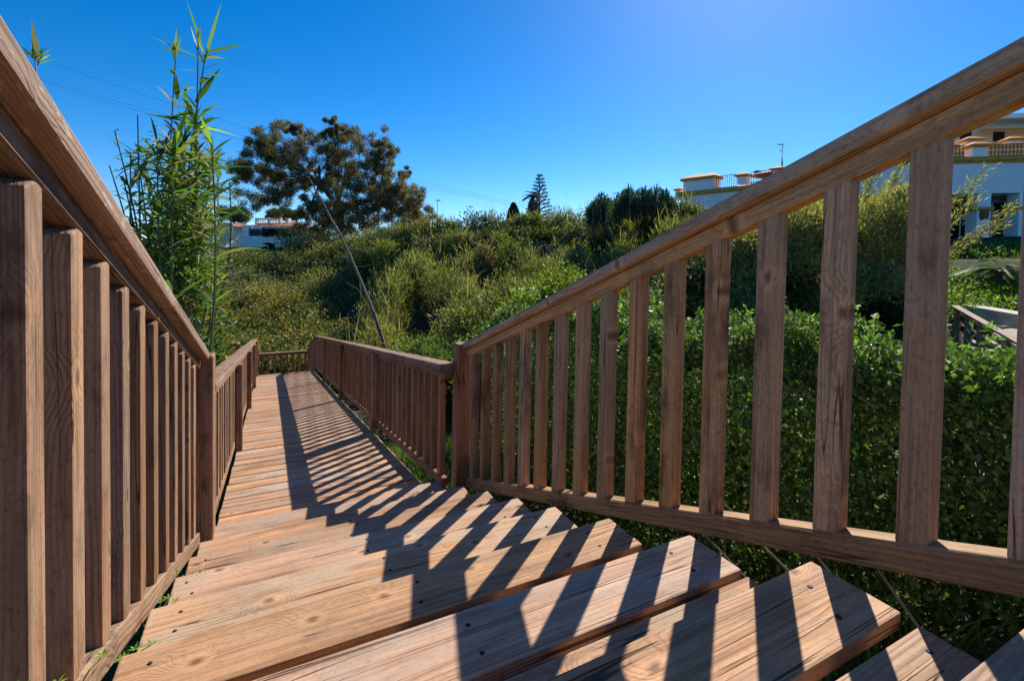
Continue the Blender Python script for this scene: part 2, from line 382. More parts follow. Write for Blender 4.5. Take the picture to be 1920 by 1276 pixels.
# --- ramp
ramp = empty('boardwalk', U(.3, 2.7, -1.5)); tag(ramp, 'sloping timber boardwalk of narrow cross boards running to the landing', kind='structure')
rd = Vector((0, 1, -RS)).normalized()
y = 2.60; k = 0
while y < 10.85:
    w = .1345; x0 = -.235+random.uniform(-.004, .004); x1 = .832+random.uniform(-.005, .005); yc = y+w/2
    me = boxmesh(1.067*S, w*S, .034*S, .004, 1, key=('d', k % 3))
    o = piece('deck_board', me, M['deck'], ramp, U((x0+x1)/2, yc, ramp_z(yc)-.017+random.uniform(-.0015, .0015)), (1, random.uniform(-.0025, .0025), random.uniform(-.002, .002)), Vector((0, RS, 1)))
    y += .1483+random.uniform(-.002, .002); k += 1
for x in (-.16, .30, .74):
    piece('joist', boxmesh(8.2*S, .05*S, .12*S, .004), M['rail'], ramp, U(x, 6.72, ramp_z(6.72)-.037-.062), rd)
# --- stair railings
XRf, XLf = .973, -.268
r = empty('stair_railing', U(XRf, 1.2, -1.3), 'tall timber railing on the right of the steps, square balusters close to the viewer', 'railing', 'timber railings of the boardwalk')
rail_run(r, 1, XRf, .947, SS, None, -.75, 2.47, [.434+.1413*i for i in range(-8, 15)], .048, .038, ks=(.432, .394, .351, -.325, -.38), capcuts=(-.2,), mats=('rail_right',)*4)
post(r, .918, .998, 2.462, 2.54, -.484, -1.75)
r = empty('stair_railing', U(XLf, 1.2, -1.3), 'tall timber railing on the left of the steps with a lichen flecked handrail', 'railing', 'timber railings of the boardwalk')
rail_run(r, -1, XLf, -.236, SS, None, -.75, 2.46, [.86+.1478*i for i in range(-9, 11)], .054, .048, ks=(.472, .434, .394, -.32, -.378), capcuts=(-.1, 1.62))
post(r, -.31, -.222, 2.47, 2.575, -.46, -1.75)
# --- ramp railings
KR = (-.259, -.297, -.338, -.912, -.965)
KQ = (-.252, -.29, -.329, -.888, -.938)
r = empty('ramp_railing', U(.852, 5, -1.7), 'long low timber railing on the right of the sloping boardwalk casting striped shadows', 'railing', 'timber railings of the boardwalk')
rail_run(r, 1, .852, .828, RS, None, 2.50, 10.8, [y for y in np.arange(2.61, 10.75, .142)], .048, .034, ks=KQ, capcuts=(6.5,), mats=('rail',)*4, botw=.036)  # darker timber than the right stair rail, its colour standing in for backlit shade
for yp in (4.33, 6.5, 8.65, 10.8): post(r, .806 if yp < 10 else .826, .8515, yp-.04, yp+.04, KQ[1]-RS*yp-.002 if yp < 10 else KQ[0]-RS*yp+.02, -1.6-RS*yp)
r = empty('ramp_railing', U(-.244, 5, -1.7), 'long low timber railing on the left of the sloping boardwalk lit by the sun', 'railing', 'timber railings of the boardwalk')
rail_run(r, -1, -.244, -.218, RS, None, 2.577, 10.8, [y for y in np.arange(2.76, 10.75, .146)], .05, .044, ks=KR, capcuts=(5.9,), mats=('cap', 'rail', 'rail', 'rail'))
for yp in (4.42, 6.6, 8.7, 10.8): post(r, -.2435, -.194 if yp < 10 else -.21, yp-.04, yp+.04, KR[1]-RS*yp-.002 if yp < 10 else KR[0]-RS*yp+.02, -1.6-RS*yp)
# --- the lower flight and its landing beyond the ramp
land = empty('lower_landing', U(.3, 12, -3.2)); tag(land, 'small timber landing below the end of the boardwalk', kind='structure')
for i in range(5):
    z = ramp_z(10.85)-.105*(i+1)
    piece('tread_board', boxmesh(1.05*S, .27*S, .04*S, .004), M['deck'], land, U(.29, 11.0+.285*i, z-.02))
for i in range(5): piece('deck_board', boxmesh(1.05*S, .14*S, .04*S, .004), M['deck'], land, U(.29, 12.33+.148*i, ramp_z(10.85)-.105*6-.02))
KS = lambda sl: tuple(k-RS*10.85+sl*10.85 for k in KR)
for sd_, f, e, lab in ((1, .852, .828, 'short sloping timber railing right of the hidden lower steps'), (-1, -.244, -.218, 'short sloping timber railing left of the hidden lower steps')):
    r = empty('lower_railing', U(f, 12, -3), lab, 'railing', 'timber railings of the boardwalk')
    rail_run(r, sd_, f, e, .333, None, 10.86, 12.95, [y for y in np.arange(11.0, 12.9, .145)], .048, .04, ks=KS(.333), mats=('rail',)*4)
    post(r, min(f, f+sd_*.08), max(f, f+sd_*.08), 12.96, 13.04, -2.47, -4.3)
r = empty('landing_railing', U(.3, 13, -3.2), 'shaded timber railing crossing the far end of the boardwalk', 'railing', 'timber railings of the boardwalk')
piece('cap_rail', boxmesh(1.11*S, .1*S, .04*S, .006, 2), M['rail'], r, U(.316, 13, -2.45))
piece('top_rail', boxmesh(1.11*S, .045*S, .04*S, .004), M['rail'], r, U(.316, 13, -2.491))
piece('bottom_rail', boxmesh(1.11*S, .045*S, .05*S, .004), M['rail'], r, U(.316, 13, -3.1))
for i in range(8): piece('baluster', boxmesh(.565*S, .048*S, .038*S, .004, 1, key='x'), M['rail'], r, U(-.17+.139*i, 13, -2.793), (0, 0, 1), (0, 1, 0))

# ------------------------------------------------------------------ foliage tools
def unit(v): return v/np.maximum(np.linalg.norm(v, axis=1, keepdims=True), 1e-9)
def leaf_geo(c, ax, nrm, ln, wd, col, shape=.45):
    """one pointed four-cornered leaf for each row"""
    ax = unit(ax); sd = unit(np.cross(ax, nrm)); up_ = np.cross(sd, ax)
    ln = ln[:, None]; wd = wd[:, None]
    v0 = c; v1 = c+ax*ln*shape+sd*wd*.5+up_*wd*.18; v2 = c+ax*ln; v3 = c+ax*ln*shape-sd*wd*.5+up_*wd*.18
    V = np.stack([v0, v1, v2, v3], 1).reshape(-1, 3)
    F_ = np.arange(len(V)).reshape(-1, 4); C = np.repeat(col, 4, 0)
    return V, F_, C
def pick(pal, w, n, var=.25):
    pal = np.array(pal); i = rng.choice(len(pal), n, p=np.array(w)/sum(w)); c = pal[i]*(1+rng.normal(0, var, (n, 1)))
    return np.clip(c*(1+rng.normal(0, .06, (n, 3))), .004, .9)
class Foliage:
    def __init__(s): s.P = []; s.k = 0
    def add(s, V, F_, C): s.P.append((V, F_+s.k, C)); s.k += len(V)
    def clump(s, c, r, n, ln, wd, pal, w, shell=.55, droop=0., upb=.3, flat=None, var=.25):
        """n leaves in an ellipsoid r about c, denser towards its skin"""
        d = unit(rng.normal(size=(n, 3))); q = (shell+(1-shell)*rng.random((n, 1)))**.8
        lump = 1+.22*np.sin(d[:, :1]*7+c[0])*np.cos(d[:, 1:2]*6+c[1]*3)+.12*np.sin(d[:, 2:3]*11+c[2])
        p = np.array(c)+d*np.array(r)*q*lump
        ax = unit(rng.normal(size=(n, 3))*.75+d*.7+np.array([0, 0, upb-droop]))
        nr = unit(rng.normal(size=(n, 3))*.6+d*.5+np.array([0, 0, .5]))
        L = ln*rng.uniform(.6, 1.35, n); W = wd*rng.uniform(.7, 1.3, n)
        s.add(*leaf_geo(p, ax, nr, L, W, pick(pal, w, n, var)))
    def blades(s, base, tip, bend, wd, col, seg=4):
        """curved strap leaves: base, tip (N,3), sag vector added quadratically"""
        n = len(base); ts = np.linspace(0, 1, seg+1); rows = []
        ax = unit(tip-base); sd = unit(np.cross(ax, np.array([0, 0, 1.])+rng.normal(0, .35, (n, 3))))
        for t in ts:
            ctr = base+(tip-base)*t+bend*(t*t); w_ = wd*(min(1, .45+t*2.2) if t < .5 else max(.02, (1-t)*2.0))
            rows += [ctr-sd*w_[:, None]*.5, ctr+sd*w_[:, None]*.5]
        V = np.stack(rows, 1); m_ = V.shape[1]; V = V.reshape(-1, 3)
        b0 = (np.arange(n)*m_)[:, None]; Fl = []
        for k in range(seg): Fl.append(b0+np.array([[2*k, 2*k+1, 2*k+3, 2*k+2]]))
        s.add(V, np.concatenate(Fl, 0), np.repeat(col, m_, 0))
    def build(s, name, mat, parent=None):
        V = np.concatenate([p[0] for p in s.P]); F_ = np.concatenate([p[1] for p in s.P]); C = np.concatenate([p[2] for p in s.P])
        if parent: V = V-np.array(root_loc(parent))
        return link(name, fastmesh(name, V, F_, C), M[mat], parent)
def gz1(x, y): return float(terrain(np.array([x]), np.array([y]))[0])

# ------------------------------------------------------------------ hedge beside the steps
hg = empty('clipped_hedge', (2.4, 1.5, -1.7), 'dense clipped hedge with small glossy leaves behind the right stair railing', 'hedge')
f = Foliage()
GP = [(.10, .18, .045), (.165, .26, .065), (.26, .34, .10), (.055, .10, .028)]
n = 150000
yy = rng.uniform(-3.2, 4.3, n); side_ = rng.random(n)
top = -.37 + .04*np.sin(yy*1.7)+.035*np.sin(yy*4.1+1)+.03*np.sin(yy*9.3)+.02*np.sin(yy*17.1+2) - .16*np.clip(yy-3.1, 0, 9)
fx = 1.93+.07*np.sin(yy*2.3)+.04*np.sin(yy*5.3)
onf = side_ < .66
gzv = terrain(fx, yy)
x = np.where(onf, fx+np.abs(rng.normal(0, .13, n)), fx+rng.random(n)*.95)
z = np.where(onf, gzv+.02+(top-gzv)*rng.random(n)**.85, top-np.abs(rng.normal(0, .06, n))+.04*np.sin(x*5)*np.sin(yy*4))
x = np.where(onf, x+.07*np.sin(z*8+yy*3.1)*np.cos(yy*5.7+z*3), x)
rr_ = np.clip((.22-(x-fx))/.22, 0, 1)*np.clip((.2-(top-z))/.2, 0, 1); z -= rr_*.1; x += rr_*.08
nrm0 = np.where(onf[:, None], np.array([[-1., 0, .25]]), np.array([[0, 0, 1.]]))
ax = unit(rng.normal(size=(n, 3))*.8+nrm0*.5+np.array([0, 0, .15])); nr = unit(rng.normal(size=(n, 3))*.6+nrm0)
f.add(*leaf_geo(np.stack([x, yy, z], 1), ax, nr,   .031*rng.uniform(.6, 1.35, n), .0155*rng.uniform(.7, 1.3, n), pick(GP, (4, 4, 1.8, 2), n)))
n2 = 16000
yy = rng.uniform(-3.2, 4.2, n2); x = rng.uniform(2.1, 2.9, n2); z = rng.uniform(-1.6, -.5, n2)-.12*np.clip(yy, 0, 9)
f.add(*leaf_geo(np.stack([x, yy, z], 1), unit(rng.normal(size=(n2, 3))), unit(rng.normal(size=(n2, 3))), .07*rng.uniform(.6, 1.3, n2), .045*rng.uniform(.7, 1.3, n2), pick(GP, (4, 2, 0, 4), n2)))
for _ in range(170):    # stray shoots
    y_ = random.uniform(-1.5, 4); x_ = random.uniform(1.95, 2.8); z_ = -.40; L_ = random.uniform(.06, .2); n = 14
    dv = np.array([random.uniform(-.4, .2), random.uniform(-.3, .3), 1.]); tt = rng.uniform(0, 1, (n, 1)); pp = np.array([x_, y_, z_])+dv*L_*tt
    f.add(*leaf_geo(pp, rng.normal(size=(n, 3))+dv*.6, rng.normal(size=(n, 3)), np.full(n, .034), np.full(n, .016), pick([(.16, .30, .05), (.24, .37, .08)], (1, 1), n)))
f.build('foliage', 'gloss', hg)
mb = MB()
for k in range(46):
    bx, by = random.uniform(2.1, 2.5), random.uniform(-1.5, 4); zg = gz1(bx, by)-.05; p = Vector((bx, by, zg)); pts = [p.copy()]
    dv = Vector((random.uniform(-.25, .15), random.uniform(-.25, .25), 1))
    for q in range(5): p = p+dv*random.uniform(.12, .2); dv += Vector((random.uniform(-.15, .15), random.uniform(-.15, .15), 0)); pts.append(p.copy())
    mb.tube(pts, [.014, .012, .010, .008, .006, .004], 5)
mb.build('branches', M['bark'], hg)

# ------------------------------------------------------------------ vegetation of the far slope
def clump_at(f, u, v, d, r, h, n, ln, wd, pal, w, **kw):
    """foliage clump whose crown top is seen at (u, v) from d metres"""
    p = at(u, v, d); f.clump((p.x, p.y, p.z-h*.5), (r, r, h*.55), n, ln, wd, pal, w, **kw)
crest = lambda u: float(np.interp(u, [200, 380, 560, 700, 800, 900, 1000, 1060, 1150, 1250, 1330, 1450], [500, 476, 474, 434, 407, 399, 399, 391, 376, 373, 384, 398]))
SC = [(.075, .10, .03), (.15, .175, .05), (.26, .26, .08), (.52, .24, .055), (.31, .23, .09), (.42, .37, .10)]
CA = [(.15, .165, .05), (.26, .265, .075), (.38, .35, .12), (.09, .11, .04), (.34, .265, .14)]
SPEC = [(CA, (3, 4, 2.6, 1.6, .8), 1.25, .8, 1.1), (CA, (2, 4, 4, .8, 1.6), 1.4, .7, 1.2), ([(.07, .10, .03), (.12, .16, .045), (.18, .21, .06), (.05, .065, .022)], (3, 3, 1.2, 2), .9, 1.2, .3),
        ([(.17, .19, .10), (.24, .255, .15), (.12, .14, .075)], (3, 2, 2), .9, .9, .4), ([(.30, .31, .07), (.22, .25, .05), (.13, .16, .04)], (2, 3, 2), .8, 1., .5), ([(.26, .20, .10), (.17, .15, .07), (.33, .27, .15)], (2, 2, 1), 1., .8, .6), ([(.06, .085, .03), (.10, .125, .04), (.045, .06, .022)], (2, 2, 2), 1., 1.1, .3)]
random.seed(11)
f = Foliage()
for _ in range(200):     # dark scrub with rusty shoots
    t = random.random(); u = random.uniform(250, 900 if t < .8 else 760); d = 16+12*t
    v = 668-(668-(548 if u < 700 else 600))*t**.8+random.uniform(-12, 12)
    rusty = random.random() < .34; k_ = random.uniform(.8, 1.4)
    clump_at(f, u, v+random.uniform(-8, 22), d, random.uniform(.7, 1.9), random.uniform(1.4, 3.2), int(2300/k_), .12*k_, .065*k_, SC, (3.4, 4, 2.2, 2.2 if rusty else .1, 1, .5), shell=.35)
for _ in range(70):
    d = random.uniform(13, 36); u = random.uniform(-700, 230); p = plan(u, d); g_ = gz1(p.x, p.y); r_ = random.uniform(1, 2.2); f.clump((p.x, p.y, g_+.9), (r_, r_, 1.5), 1100, .18, .1, SC, (3.4, 4, 2.2, .4, 1, .5), shell=.4)
tag(f.build('scrub_thicket', 'scrub'), 'dark broad-leaved scrub with rusty orange shoots on the slope beyond the landing', 'scrub', kind='stuff')
f = Foliage()
for k_ in range(135):      # grey-olive scrub above it
    t = random.random() if k_ < 95 else 1.; u = random.uniform(280, 760); d = 27+12*t
    v = 575-(575-crest(u)-4)*t**.85+random.uniform(-8, 8)
    clump_at(f, u, v, d, random.uniform(1.1, 2.1), random.uniform(1.6, 2.8), 1900, .17, .06, *random.choice(SPEC)[:2], shell=.4, upb=.5)
tag(f.build('olive_scrub', 'scrub'), 'grey-olive scrub in a band below the distant lawn and white walls', 'scrub', kind='stuff')
f = Foliage()
sp = [(random.uniform(700, 1500), random.random()) for _ in range(150)]+[(u+random.uniform(-9, 9), 1.0) for u in range(690, 1480, 20)]+[(u+random.uniform(-9, 9), .86) for u in range(690, 1480, 26)]
for u, t in sp:          # tall cane and bushes up to the crest, right half
    d = 12+(20 if u < 1250 else 14)*t**.9; lo = 660 if u < 900 else 640
    v = lo-(lo-crest(u)-(0 if t == 1 else 8))*t**.62+(random.uniform(-4, 12) if t > .85 else random.uniform(-16, 30))
    p = at(u, v, d); h = random.uniform(1.6, 3.8)*(.55+.018*d); r_ = random.uniform(.55, 1.35)*(.45+.02*d)
    sp_ = random.choice(SPEC); k_ = random.uniform(.75, 1.5)
    f.clump((p.x, p.y, p.z-h*.5), (r_, r_*random.uniform(.8, 1.2), h*.55), int(2400/k_), (.07+.0042*d)*k_*sp_[2], (.026+.0011*d)*k_*sp_[3], sp_[0], sp_[1], shell=.25, upb=sp_[4])
    if sp_[4] > .6:
        n = 46; bs = np.array([p.x, p.y, p.z-h*.35])+rng.normal(size=(n, 3))*np.array([r_*.55, r_*.55, h*.2])
        tp = bs+np.stack([rng.normal(0, .16, n), rng.normal(0, .16, n), rng.uniform(.4, 1.1, n)], 1)
        f.blades(bs, tp, rng.normal(size=(n, 3))*.2-np.array([0, 0, .1]), np.full(n, .03), pick(CA, (2, 4, 3, 1, 1.5), n), 3)
for _ in range(34):
    clump_at(f, random.uniform(860, 1090), random.uniform(515, 610), random.uniform(10.5, 14), random.uniform(.5, .85), random.uniform(.9, 1.7), 1500, .10, .038, CA, (4, 4, 1, 3, .3), shell=.25, upb=.6)
tag(f.build('cane_thicket', 'scrub'), 'tall olive green cane massed on the slope up to the crest', 'cane', kind='stuff')
mb = MB()
for _ in range(60):
    t = random.random(); u = random.uniform(1000, 1300); d = 14+16*t; v = 600-(600-crest(u)-14)*t**.62
    p = at(u, v, d); q = p-Vector((random.uniform(-.4, .4), random.uniform(-.4, .4), random.uniform(2, 3.2)))
    mb.tube([q, (p+q)/2+Vector((random.uniform(-.1, .1), 0, 0)), p+Vector((0, 0, .3))], [.02, .016, .008], 4, False)
tag(mb.build('cane_stalks', M['bark']), 'bare stalks standing among the tall cane', 'stalks', kind='stuff')
f = Foliage()
for _ in range(34):
    u = random.uniform(690, 850); clump_at(f, u, 418+abs(u-800)*.22+random.uniform(0, 40), 34.5+random.uniform(-1.5, 2), random.uniform(1., 1.6), random.uniform(1.6, 2.8), 1700, .20, .065, CA, (2, 4, 4, 1, 1), shell=.3, upb=.6)
g = empty('pale_olive_bush', at(775, 480, 35), 'pale olive bush against the lower right of the large spreading tree', 'bush'); f.build('foliage', 'scrub', g)
# golden dry clump
g = empty('dry_cane_clump', at(775, 585, 28), 'golden dry clump of cane at the middle of the slope, left of the tall cane', 'cane clump')
f = Foliage()
GO = [(.34, .26, .10), (.28, .24, .08), (.40, .32, .15), (.22, .21, .06)]
for k in range(15):
    u = random.uniform(712, 842); v = 480+abs(u-775)*.35+random.uniform(0, 45); clump_at(f, u, v, 28+random.uniform(-1, 1.5), .95, 2.2, 1100, .28, .055, GO, (3, 2, 1.5, 2), shell=.3, upb=1.0)
n = 420; uu = rng.uniform(735, 800, n); bs = np.array([tuple(at(u, random.uniform(575, 600), 27+random.random())) for u in uu]); tp = bs+np.stack([rng.normal(0, .15, n), rng.normal(0, .15, n), rng.uniform(1.5, 2.5, n)], 1)
f.blades(bs, tp, rng.normal(size=(n, 3))*.1, np.full(n, .05), pick([(.36, .24, .10), (.30, .2, .1)], (1, 1), n), 3)
f.build('foliage', 'leaf', g)
# bright yellow-green shrub behind the stair railing
def shrub(name, label, cat, base, blobs, pal, w, n, ln, wd, mat='leaf', stems=7, kw={}):
    g = empty(name, base, label, cat); f = Foliage(); mb = MB(); b = Vector(base)
    for (u, v, d, r, h) in blobs: clump_at(f, u, v, d, r, h, n, ln, wd, pal, w, **kw)
    f.build('foliage', mat, g)
    for k in range(stems):
        (u, v, d, r, h) = random.choice(blobs); p = at(u, v, d)-Vector((0, 0, h*.4)); m_ = (b+p)/2+Vector((random.uniform(-.1, .1), random.uniform(-.1, .1), .1))
        s0 = .012+.004*(p-b).length; mb.tube([b+Vector((random.uniform(-.1, .1), random.uniform(-.1, .1), -.1)), m_, p], [s0, s0*.7, s0*.3], 5)
    mb.build('stems', M['bark'], g); return g
YG = [(.20, .26, .03), (.30, .34, .04), (.12, .17, .025), (.07, .10, .02)]
bl = [(random.uniform(945, 1130), 0, random.uniform(8.5, 10.5)) for _ in range(40)]
bl = [(u, 490+abs(u-1045)*.75+random.uniform(0, 75), d, random.uniform(.25, .5), random.uniform(.4, .8)) for u, _, d in bl]
shrub('broom_shrub', 'bright yellow-green shrub with tiny leaves just above the right stair handrail', 'shrub', at(1040, 690, 9.5), bl, YG, (3, 2.6, 3, 2), 620, .075, .032, kw=dict(shell=.3, upb=.5))
bl = [(random.uniform(930, 1230), random.uniform(590, 690), random.uniform(5.6, 8.2), random.uniform(.35, .6), random.uniform(.5, .9)) for _ in range(38)]
shrub('leafy_bush', 'sunlit leafy green bush low behind the far end of the stair railing', 'bush', at(1080, 760, 7), bl, [(.07, .14, .025), (.13, .21, .035), (.2, .26, .05), (.045, .085, .02)], (3, 3, 1.5, 2), 900, .06, .03, kw=dict(shell=.4))
f = Foliage()
for _ in range(60):
    u = random.uniform(770, 960); d = random.uniform(8, 14); clump_at(f, u, 640+random.uniform(-12, 60), d, random.uniform(.4, .8), random.uniform(.5, 1.1), 700, .085, .035, [(.09, .15, .03), (.15, .2, .045), (.2, .22, .06), (.05, .08, .02)], (3, 3, 1, 2), shell=.4)
for _ in range(80):
    x_, y_ = random.uniform(3.2, 8), random.uniform(-1.5, 7); g_ = gz1(x_, y_); r_ = random.uniform(.4, .8); f.clump((x_, y_, g_+.1), (r_, r_, .4), 420, .09, .045, [(.07, .12, .03), (.11, .16, .04), (.05, .08, .02)], (1, 1, 1), shell=.3)
tag(f.build('undergrowth', 'leaf'), 'low green undergrowth right of the sloping boardwalk railing and behind the hedge', 'undergrowth', kind='stuff')
# pale feathery bush and darker bush in its lee, seen between the nearest right balusters
TM = [(.30, .29, .10), (.38, .34, .14), (.20, .22, .06), (.30, .22, .14)]
bl = [(random.uniform(1290, 1715), 0, random.uniform(7.6, 9.8)) for _ in range(120)]
bl = [(u, 338+(1715-u)*.16+180*random.random()**1.6, d, random.uniform(.28, .5), random.uniform(.4, .8)) for u, _, d in bl]
g = shrub('feathery_shrub', 'pale yellowish feathery shrub between the nearest right balusters', 'shrub', at(1640, 690, 8.6), bl, TM, (3, 3, 2.5, 1.2), 620, .11, .018, kw=dict(shell=.2, upb=.8))
f = Foliage(); mb = MB()
for (u0, v0, u1, v1) in ((1690, 470, 1850, 318), (1700, 500, 1840, 360), (1720, 520, 1905, 385), (1715, 500, 1880, 420), (1610, 420, 1640, 318), (1640, 420, 1690, 312), (1560, 420, 1600, 330)):
    a, b = at(u0, v0, 8.4), at(u1, v1, 8.0); mb.tube([a, (a+b)/2+Vector((0, 0, .06)), b], [.012, .008, .003], 4)
    n = 220; tt = rng.uniform(.35, 1, (n, 1)); pp = np.array(a)*(1-tt)+np.array(b)*tt+rng.normal(0, .05, (n, 3)); axd = np.array((b-a).normalized())+rng.normal(0, .5, (n, 3))
    f.add(*leaf_geo(pp, axd, rng.normal(size=(n, 3)), np.full(n, .1), np.full(n, .018), pick(TM, (3, 3, 3, .6), n)))
f.build('sprays', 'leaf', g); mb.build('twigs', M['drystem'], g)
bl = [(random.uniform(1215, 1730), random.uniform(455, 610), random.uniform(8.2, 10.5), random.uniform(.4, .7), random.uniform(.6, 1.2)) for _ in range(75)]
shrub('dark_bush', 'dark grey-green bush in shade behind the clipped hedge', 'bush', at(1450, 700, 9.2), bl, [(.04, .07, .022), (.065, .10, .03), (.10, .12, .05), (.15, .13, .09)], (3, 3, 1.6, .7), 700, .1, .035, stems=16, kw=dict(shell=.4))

# ------------------------------------------------------------------ trees
def lim(mb, pts, r0, r1, sides=6):
    k = len(pts); mb.tube(pts, [r0+(r1-r0)*i/(k-1) for i in range(k)], sides)
eu = empty('eucalyptus_tree', at(640, 500, 58), 'large spreading tree with open brownish olive crown behind the leaning dead trunk', 'tree')
cx = lambda x, y, d: at(430+x/4.908, 220+y/4.908, d)
lob = [(340,180,110),(450,260,130),(640,170,120),(720,260,130),(400,360,90),(180,420,110),(110,470,80),(230,480,90),(560,420,110),(700,430,90),(360,610,110),(480,560,110),(250,720,120),(400,720,120),(560,720,110),(680,620,90),(1000,180,100),(1080,260,130),(1180,330,110),(960,340,110),(1100,430,110),(950,480,90),(1390,260,100),(1440,340,80),(1350,430,70),(1300,560,140),(1180,600,120),(1420,600,140),(1550,600,120),(1640,700,100),(1500,740,120),(1680,800,90),(1600,520,50),(900,620,80),(1080,700,110),(1250,740,110),(1000,850,120),(850,880,110),(1150,900,120),(1400,820,120),(750,800,90),(980,980,140),(1150,1020,130),(850,1020,120),(1300,950,130),(720,960,90),(300,250,70),(1720,900,80),(1780,960,70),(1560,860,120),(1660,930,100),(1450,950,120),(600,110,50),(960,110,50)]
f = Foliage(); mb = MB(); base = at(645, 485, 58); mid = cx(1000, 820, 58); mid2 = cx(830, 600, 57.5); mid3 = cx(1330, 760, 59)
lim(mb, [base-Vector((0, 0, 3)), base, (base+mid)/2+Vector((.2, 0, 0)), mid], .6, .38, 8)
lim(mb, [mid, (mid+mid2)/2+Vector((0, .3, 0)), mid2, cx(825, 440, 57)], .34, .12); lim(mb, [mid, (mid+mid3)/2, mid3], .32, .18)
random.seed(5)
for (x, y, r) in lob:
    d = 58+random.uniform(-5, 5); r *= 1/4.908/900*58; c = cx(x, y, d)
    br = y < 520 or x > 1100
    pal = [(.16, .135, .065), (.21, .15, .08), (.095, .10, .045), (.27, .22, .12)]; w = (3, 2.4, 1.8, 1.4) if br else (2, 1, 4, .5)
    for k in range(15):
        o = np.array(c)+rng.normal(0, r*.72, 3); f.clump(o, (r*.4, r*.4, r*.34), 230, .28, .07, pal, w, shell=.15, droop=.55)
    src = mid2 if x < 850 else (mid if x < 1150 else mid3)
    if random.random() < .8:
        m_ = (src+c)/2+Vector((random.uniform(-.3, .3), random.uniform(-.3, .3), random.uniform(-.5, .1))); lim(mb, [src, m_, c], .12, .03, 5)
        for _ in range(3): lim(mb, [m_+(c-m_)*random.uniform(.2, .9), c+Vector([random.uniform(-r, r) for _ in range(3)])], .035, .012, 4)
f.build('crown', 'dull', eu); mb.build('trunk', M['bark'], eu)
# leaning dead trunk
dt = empty('dead_tree', at(722, 690, 13), 'thin bare dead trunk leaning left in front of the large tree', 'dead tree')
P_ = [(724, 690, 13), (722, 652, 13.1), (700, 585, 13.5), (680, 535, 14), (656, 479, 14.6), (646, 458, 14.8), (636, 436, 15), (621, 411, 15.4), (605, 379, 15.8), (589, 352, 16.2), (578, 330, 16.5)]
mb = MB(); mb.tube([at(*q) for q in P_], [.05, .05, .047, .045, .043, .042, .04, .037, .032, .026, .015], 7); mb.build('trunk', M['deadbark'], dt)
mb = MB()
for (u, v, du, dv, k) in ((647, 460, 14, -14, 1), (640, 446, -30, 20, 1), (652, 470, 28, 6, 1), (627, 420, -12, 18, 1), (665, 500, 34, -6, 1), (684, 545, -22, -10, 0), (612, 392, 14, -22, 1), (690, 560, 26, -14, 0), (657, 482, -34, 8, 1), (600, 370, -16, -14, 1)):
    a = at(u, v, 15); b = at(u+du*.6, v+dv*.2, 15.1); c = at(u+du, v+dv, 15.2); c = a.lerp(c, 1.6); mb = MB(); mb.tube([a, b, c], [.03, .024, .008], 5); mb.build('broken_branch', M['deadbark'], dt)
# Norfolk pine, palm and cypress on the skyline
npn = empty('norfolk_pine', at(1012, 450, 68), 'tall tiered conifer standing on the skyline beyond the cane', 'tree')
mb = MB(); tip = at(1012, 327, 68); bs_ = at(1010, 450, 68); mb.tube([bs_, (bs_+tip)/2, tip], [.28, .17, .03], 7); mb.build('trunk', M['bark'], npn)
f = Foliage(); f2 = MB()
for i in range(15):
    t = i/14; z = tip.z-.25-(tip.z-bs_.z)*.78*t; L = .25+2.1*t**.85
    for k in range(7):
        th = 2*math.pi*(k+.5*(i % 2))/7+random.uniform(-.1, .1); dv = Vector((math.cos(th), math.sin(th), .28)); a = Vector((tip.x, tip.y, z)); b = a+dv*L
        f2.tube([a, b], [.04, .02], 4, False); n = int(14+34*t); tt = rng.uniform(.25, 1, (n, 1))
        pp = np.array(a)+np.array(b-a)*tt+rng.normal(0, .05, (n, 3)); f.add(*leaf_geo(pp, np.array(dv)+rng.normal(0, .35, (n, 3)), rng.normal(size=(n, 3)), np.full(n, .3), np.full(n, .10), pick([(.035, .06, .03), (.05, .075, .035)], (1, 1), n)))
f.build('crown', 'dull', npn); f2.build('branches', M['bark'], npn)
def fronds(f, c, n, L, pal, w, wd=.06, sag=.9, leaflets=24):
    for k in range(n):
        th = random.uniform(0, 2*math.pi); el = random.uniform(-.1, 1.1); dv = np.array([math.cos(th)*math.cos(el), math.sin(th)*math.cos(el), math.sin(el)]); l = L*random.uniform(.75, 1.1)
        tt = np.linspace(.12, 1, leaflets); ctr = np.array(c)+dv*l*tt[:, None]-np.array([0, 0, sag*l*.6])*(tt**2)[:, None]
        tg = np.gradient(ctr, axis=0); sd = unit(np.cross(tg, [0, 0, 1.])+1e-6)
        for s in (-1, 1):
            ll = l*.22*np.sin(np.pi*np.clip(tt, .05, .97))**.6
            f.add(*leaf_geo(ctr, sd*s+unit(tg)*.7-np.array([0, 0, .35]), np.tile([0, 0, 1.], (leaflets, 1)), ll, np.full(leaflets, wd), pick(pal, w, leaflets)))
pl = empty('palm_tree', at(999, 450, 62), 'palm with a skirt of dead fronds beside the tall tiered conifer', 'palm')
f = Foliage(); fronds(f, at(998, 366, 62), 26, 1.6, [(.07, .075, .035), (.05, .06, .03)], (1, 1), .1); f.build('crown', 'dull', pl)
f = Foliage(); n = 900; th = rng.uniform(0, 6.28, n); q = np.array(at(1000, 372, 62)); zz_ = rng.uniform(-2.6, -.1, n); rr_ = .45+.14*-zz_
f.add(*leaf_geo(q+np.stack([np.cos(th)*rr_, np.sin(th)*rr_, zz_], 1), np.stack([np.cos(th)*.3, np.sin(th)*.3, -np.ones(n)], 1), np.stack([np.cos(th), np.sin(th), 0*th], 1), np.full(n, .7), np.full(n, .1), pick([(.20, .13, .09), (.15, .10, .07)], (1, 1), n)))
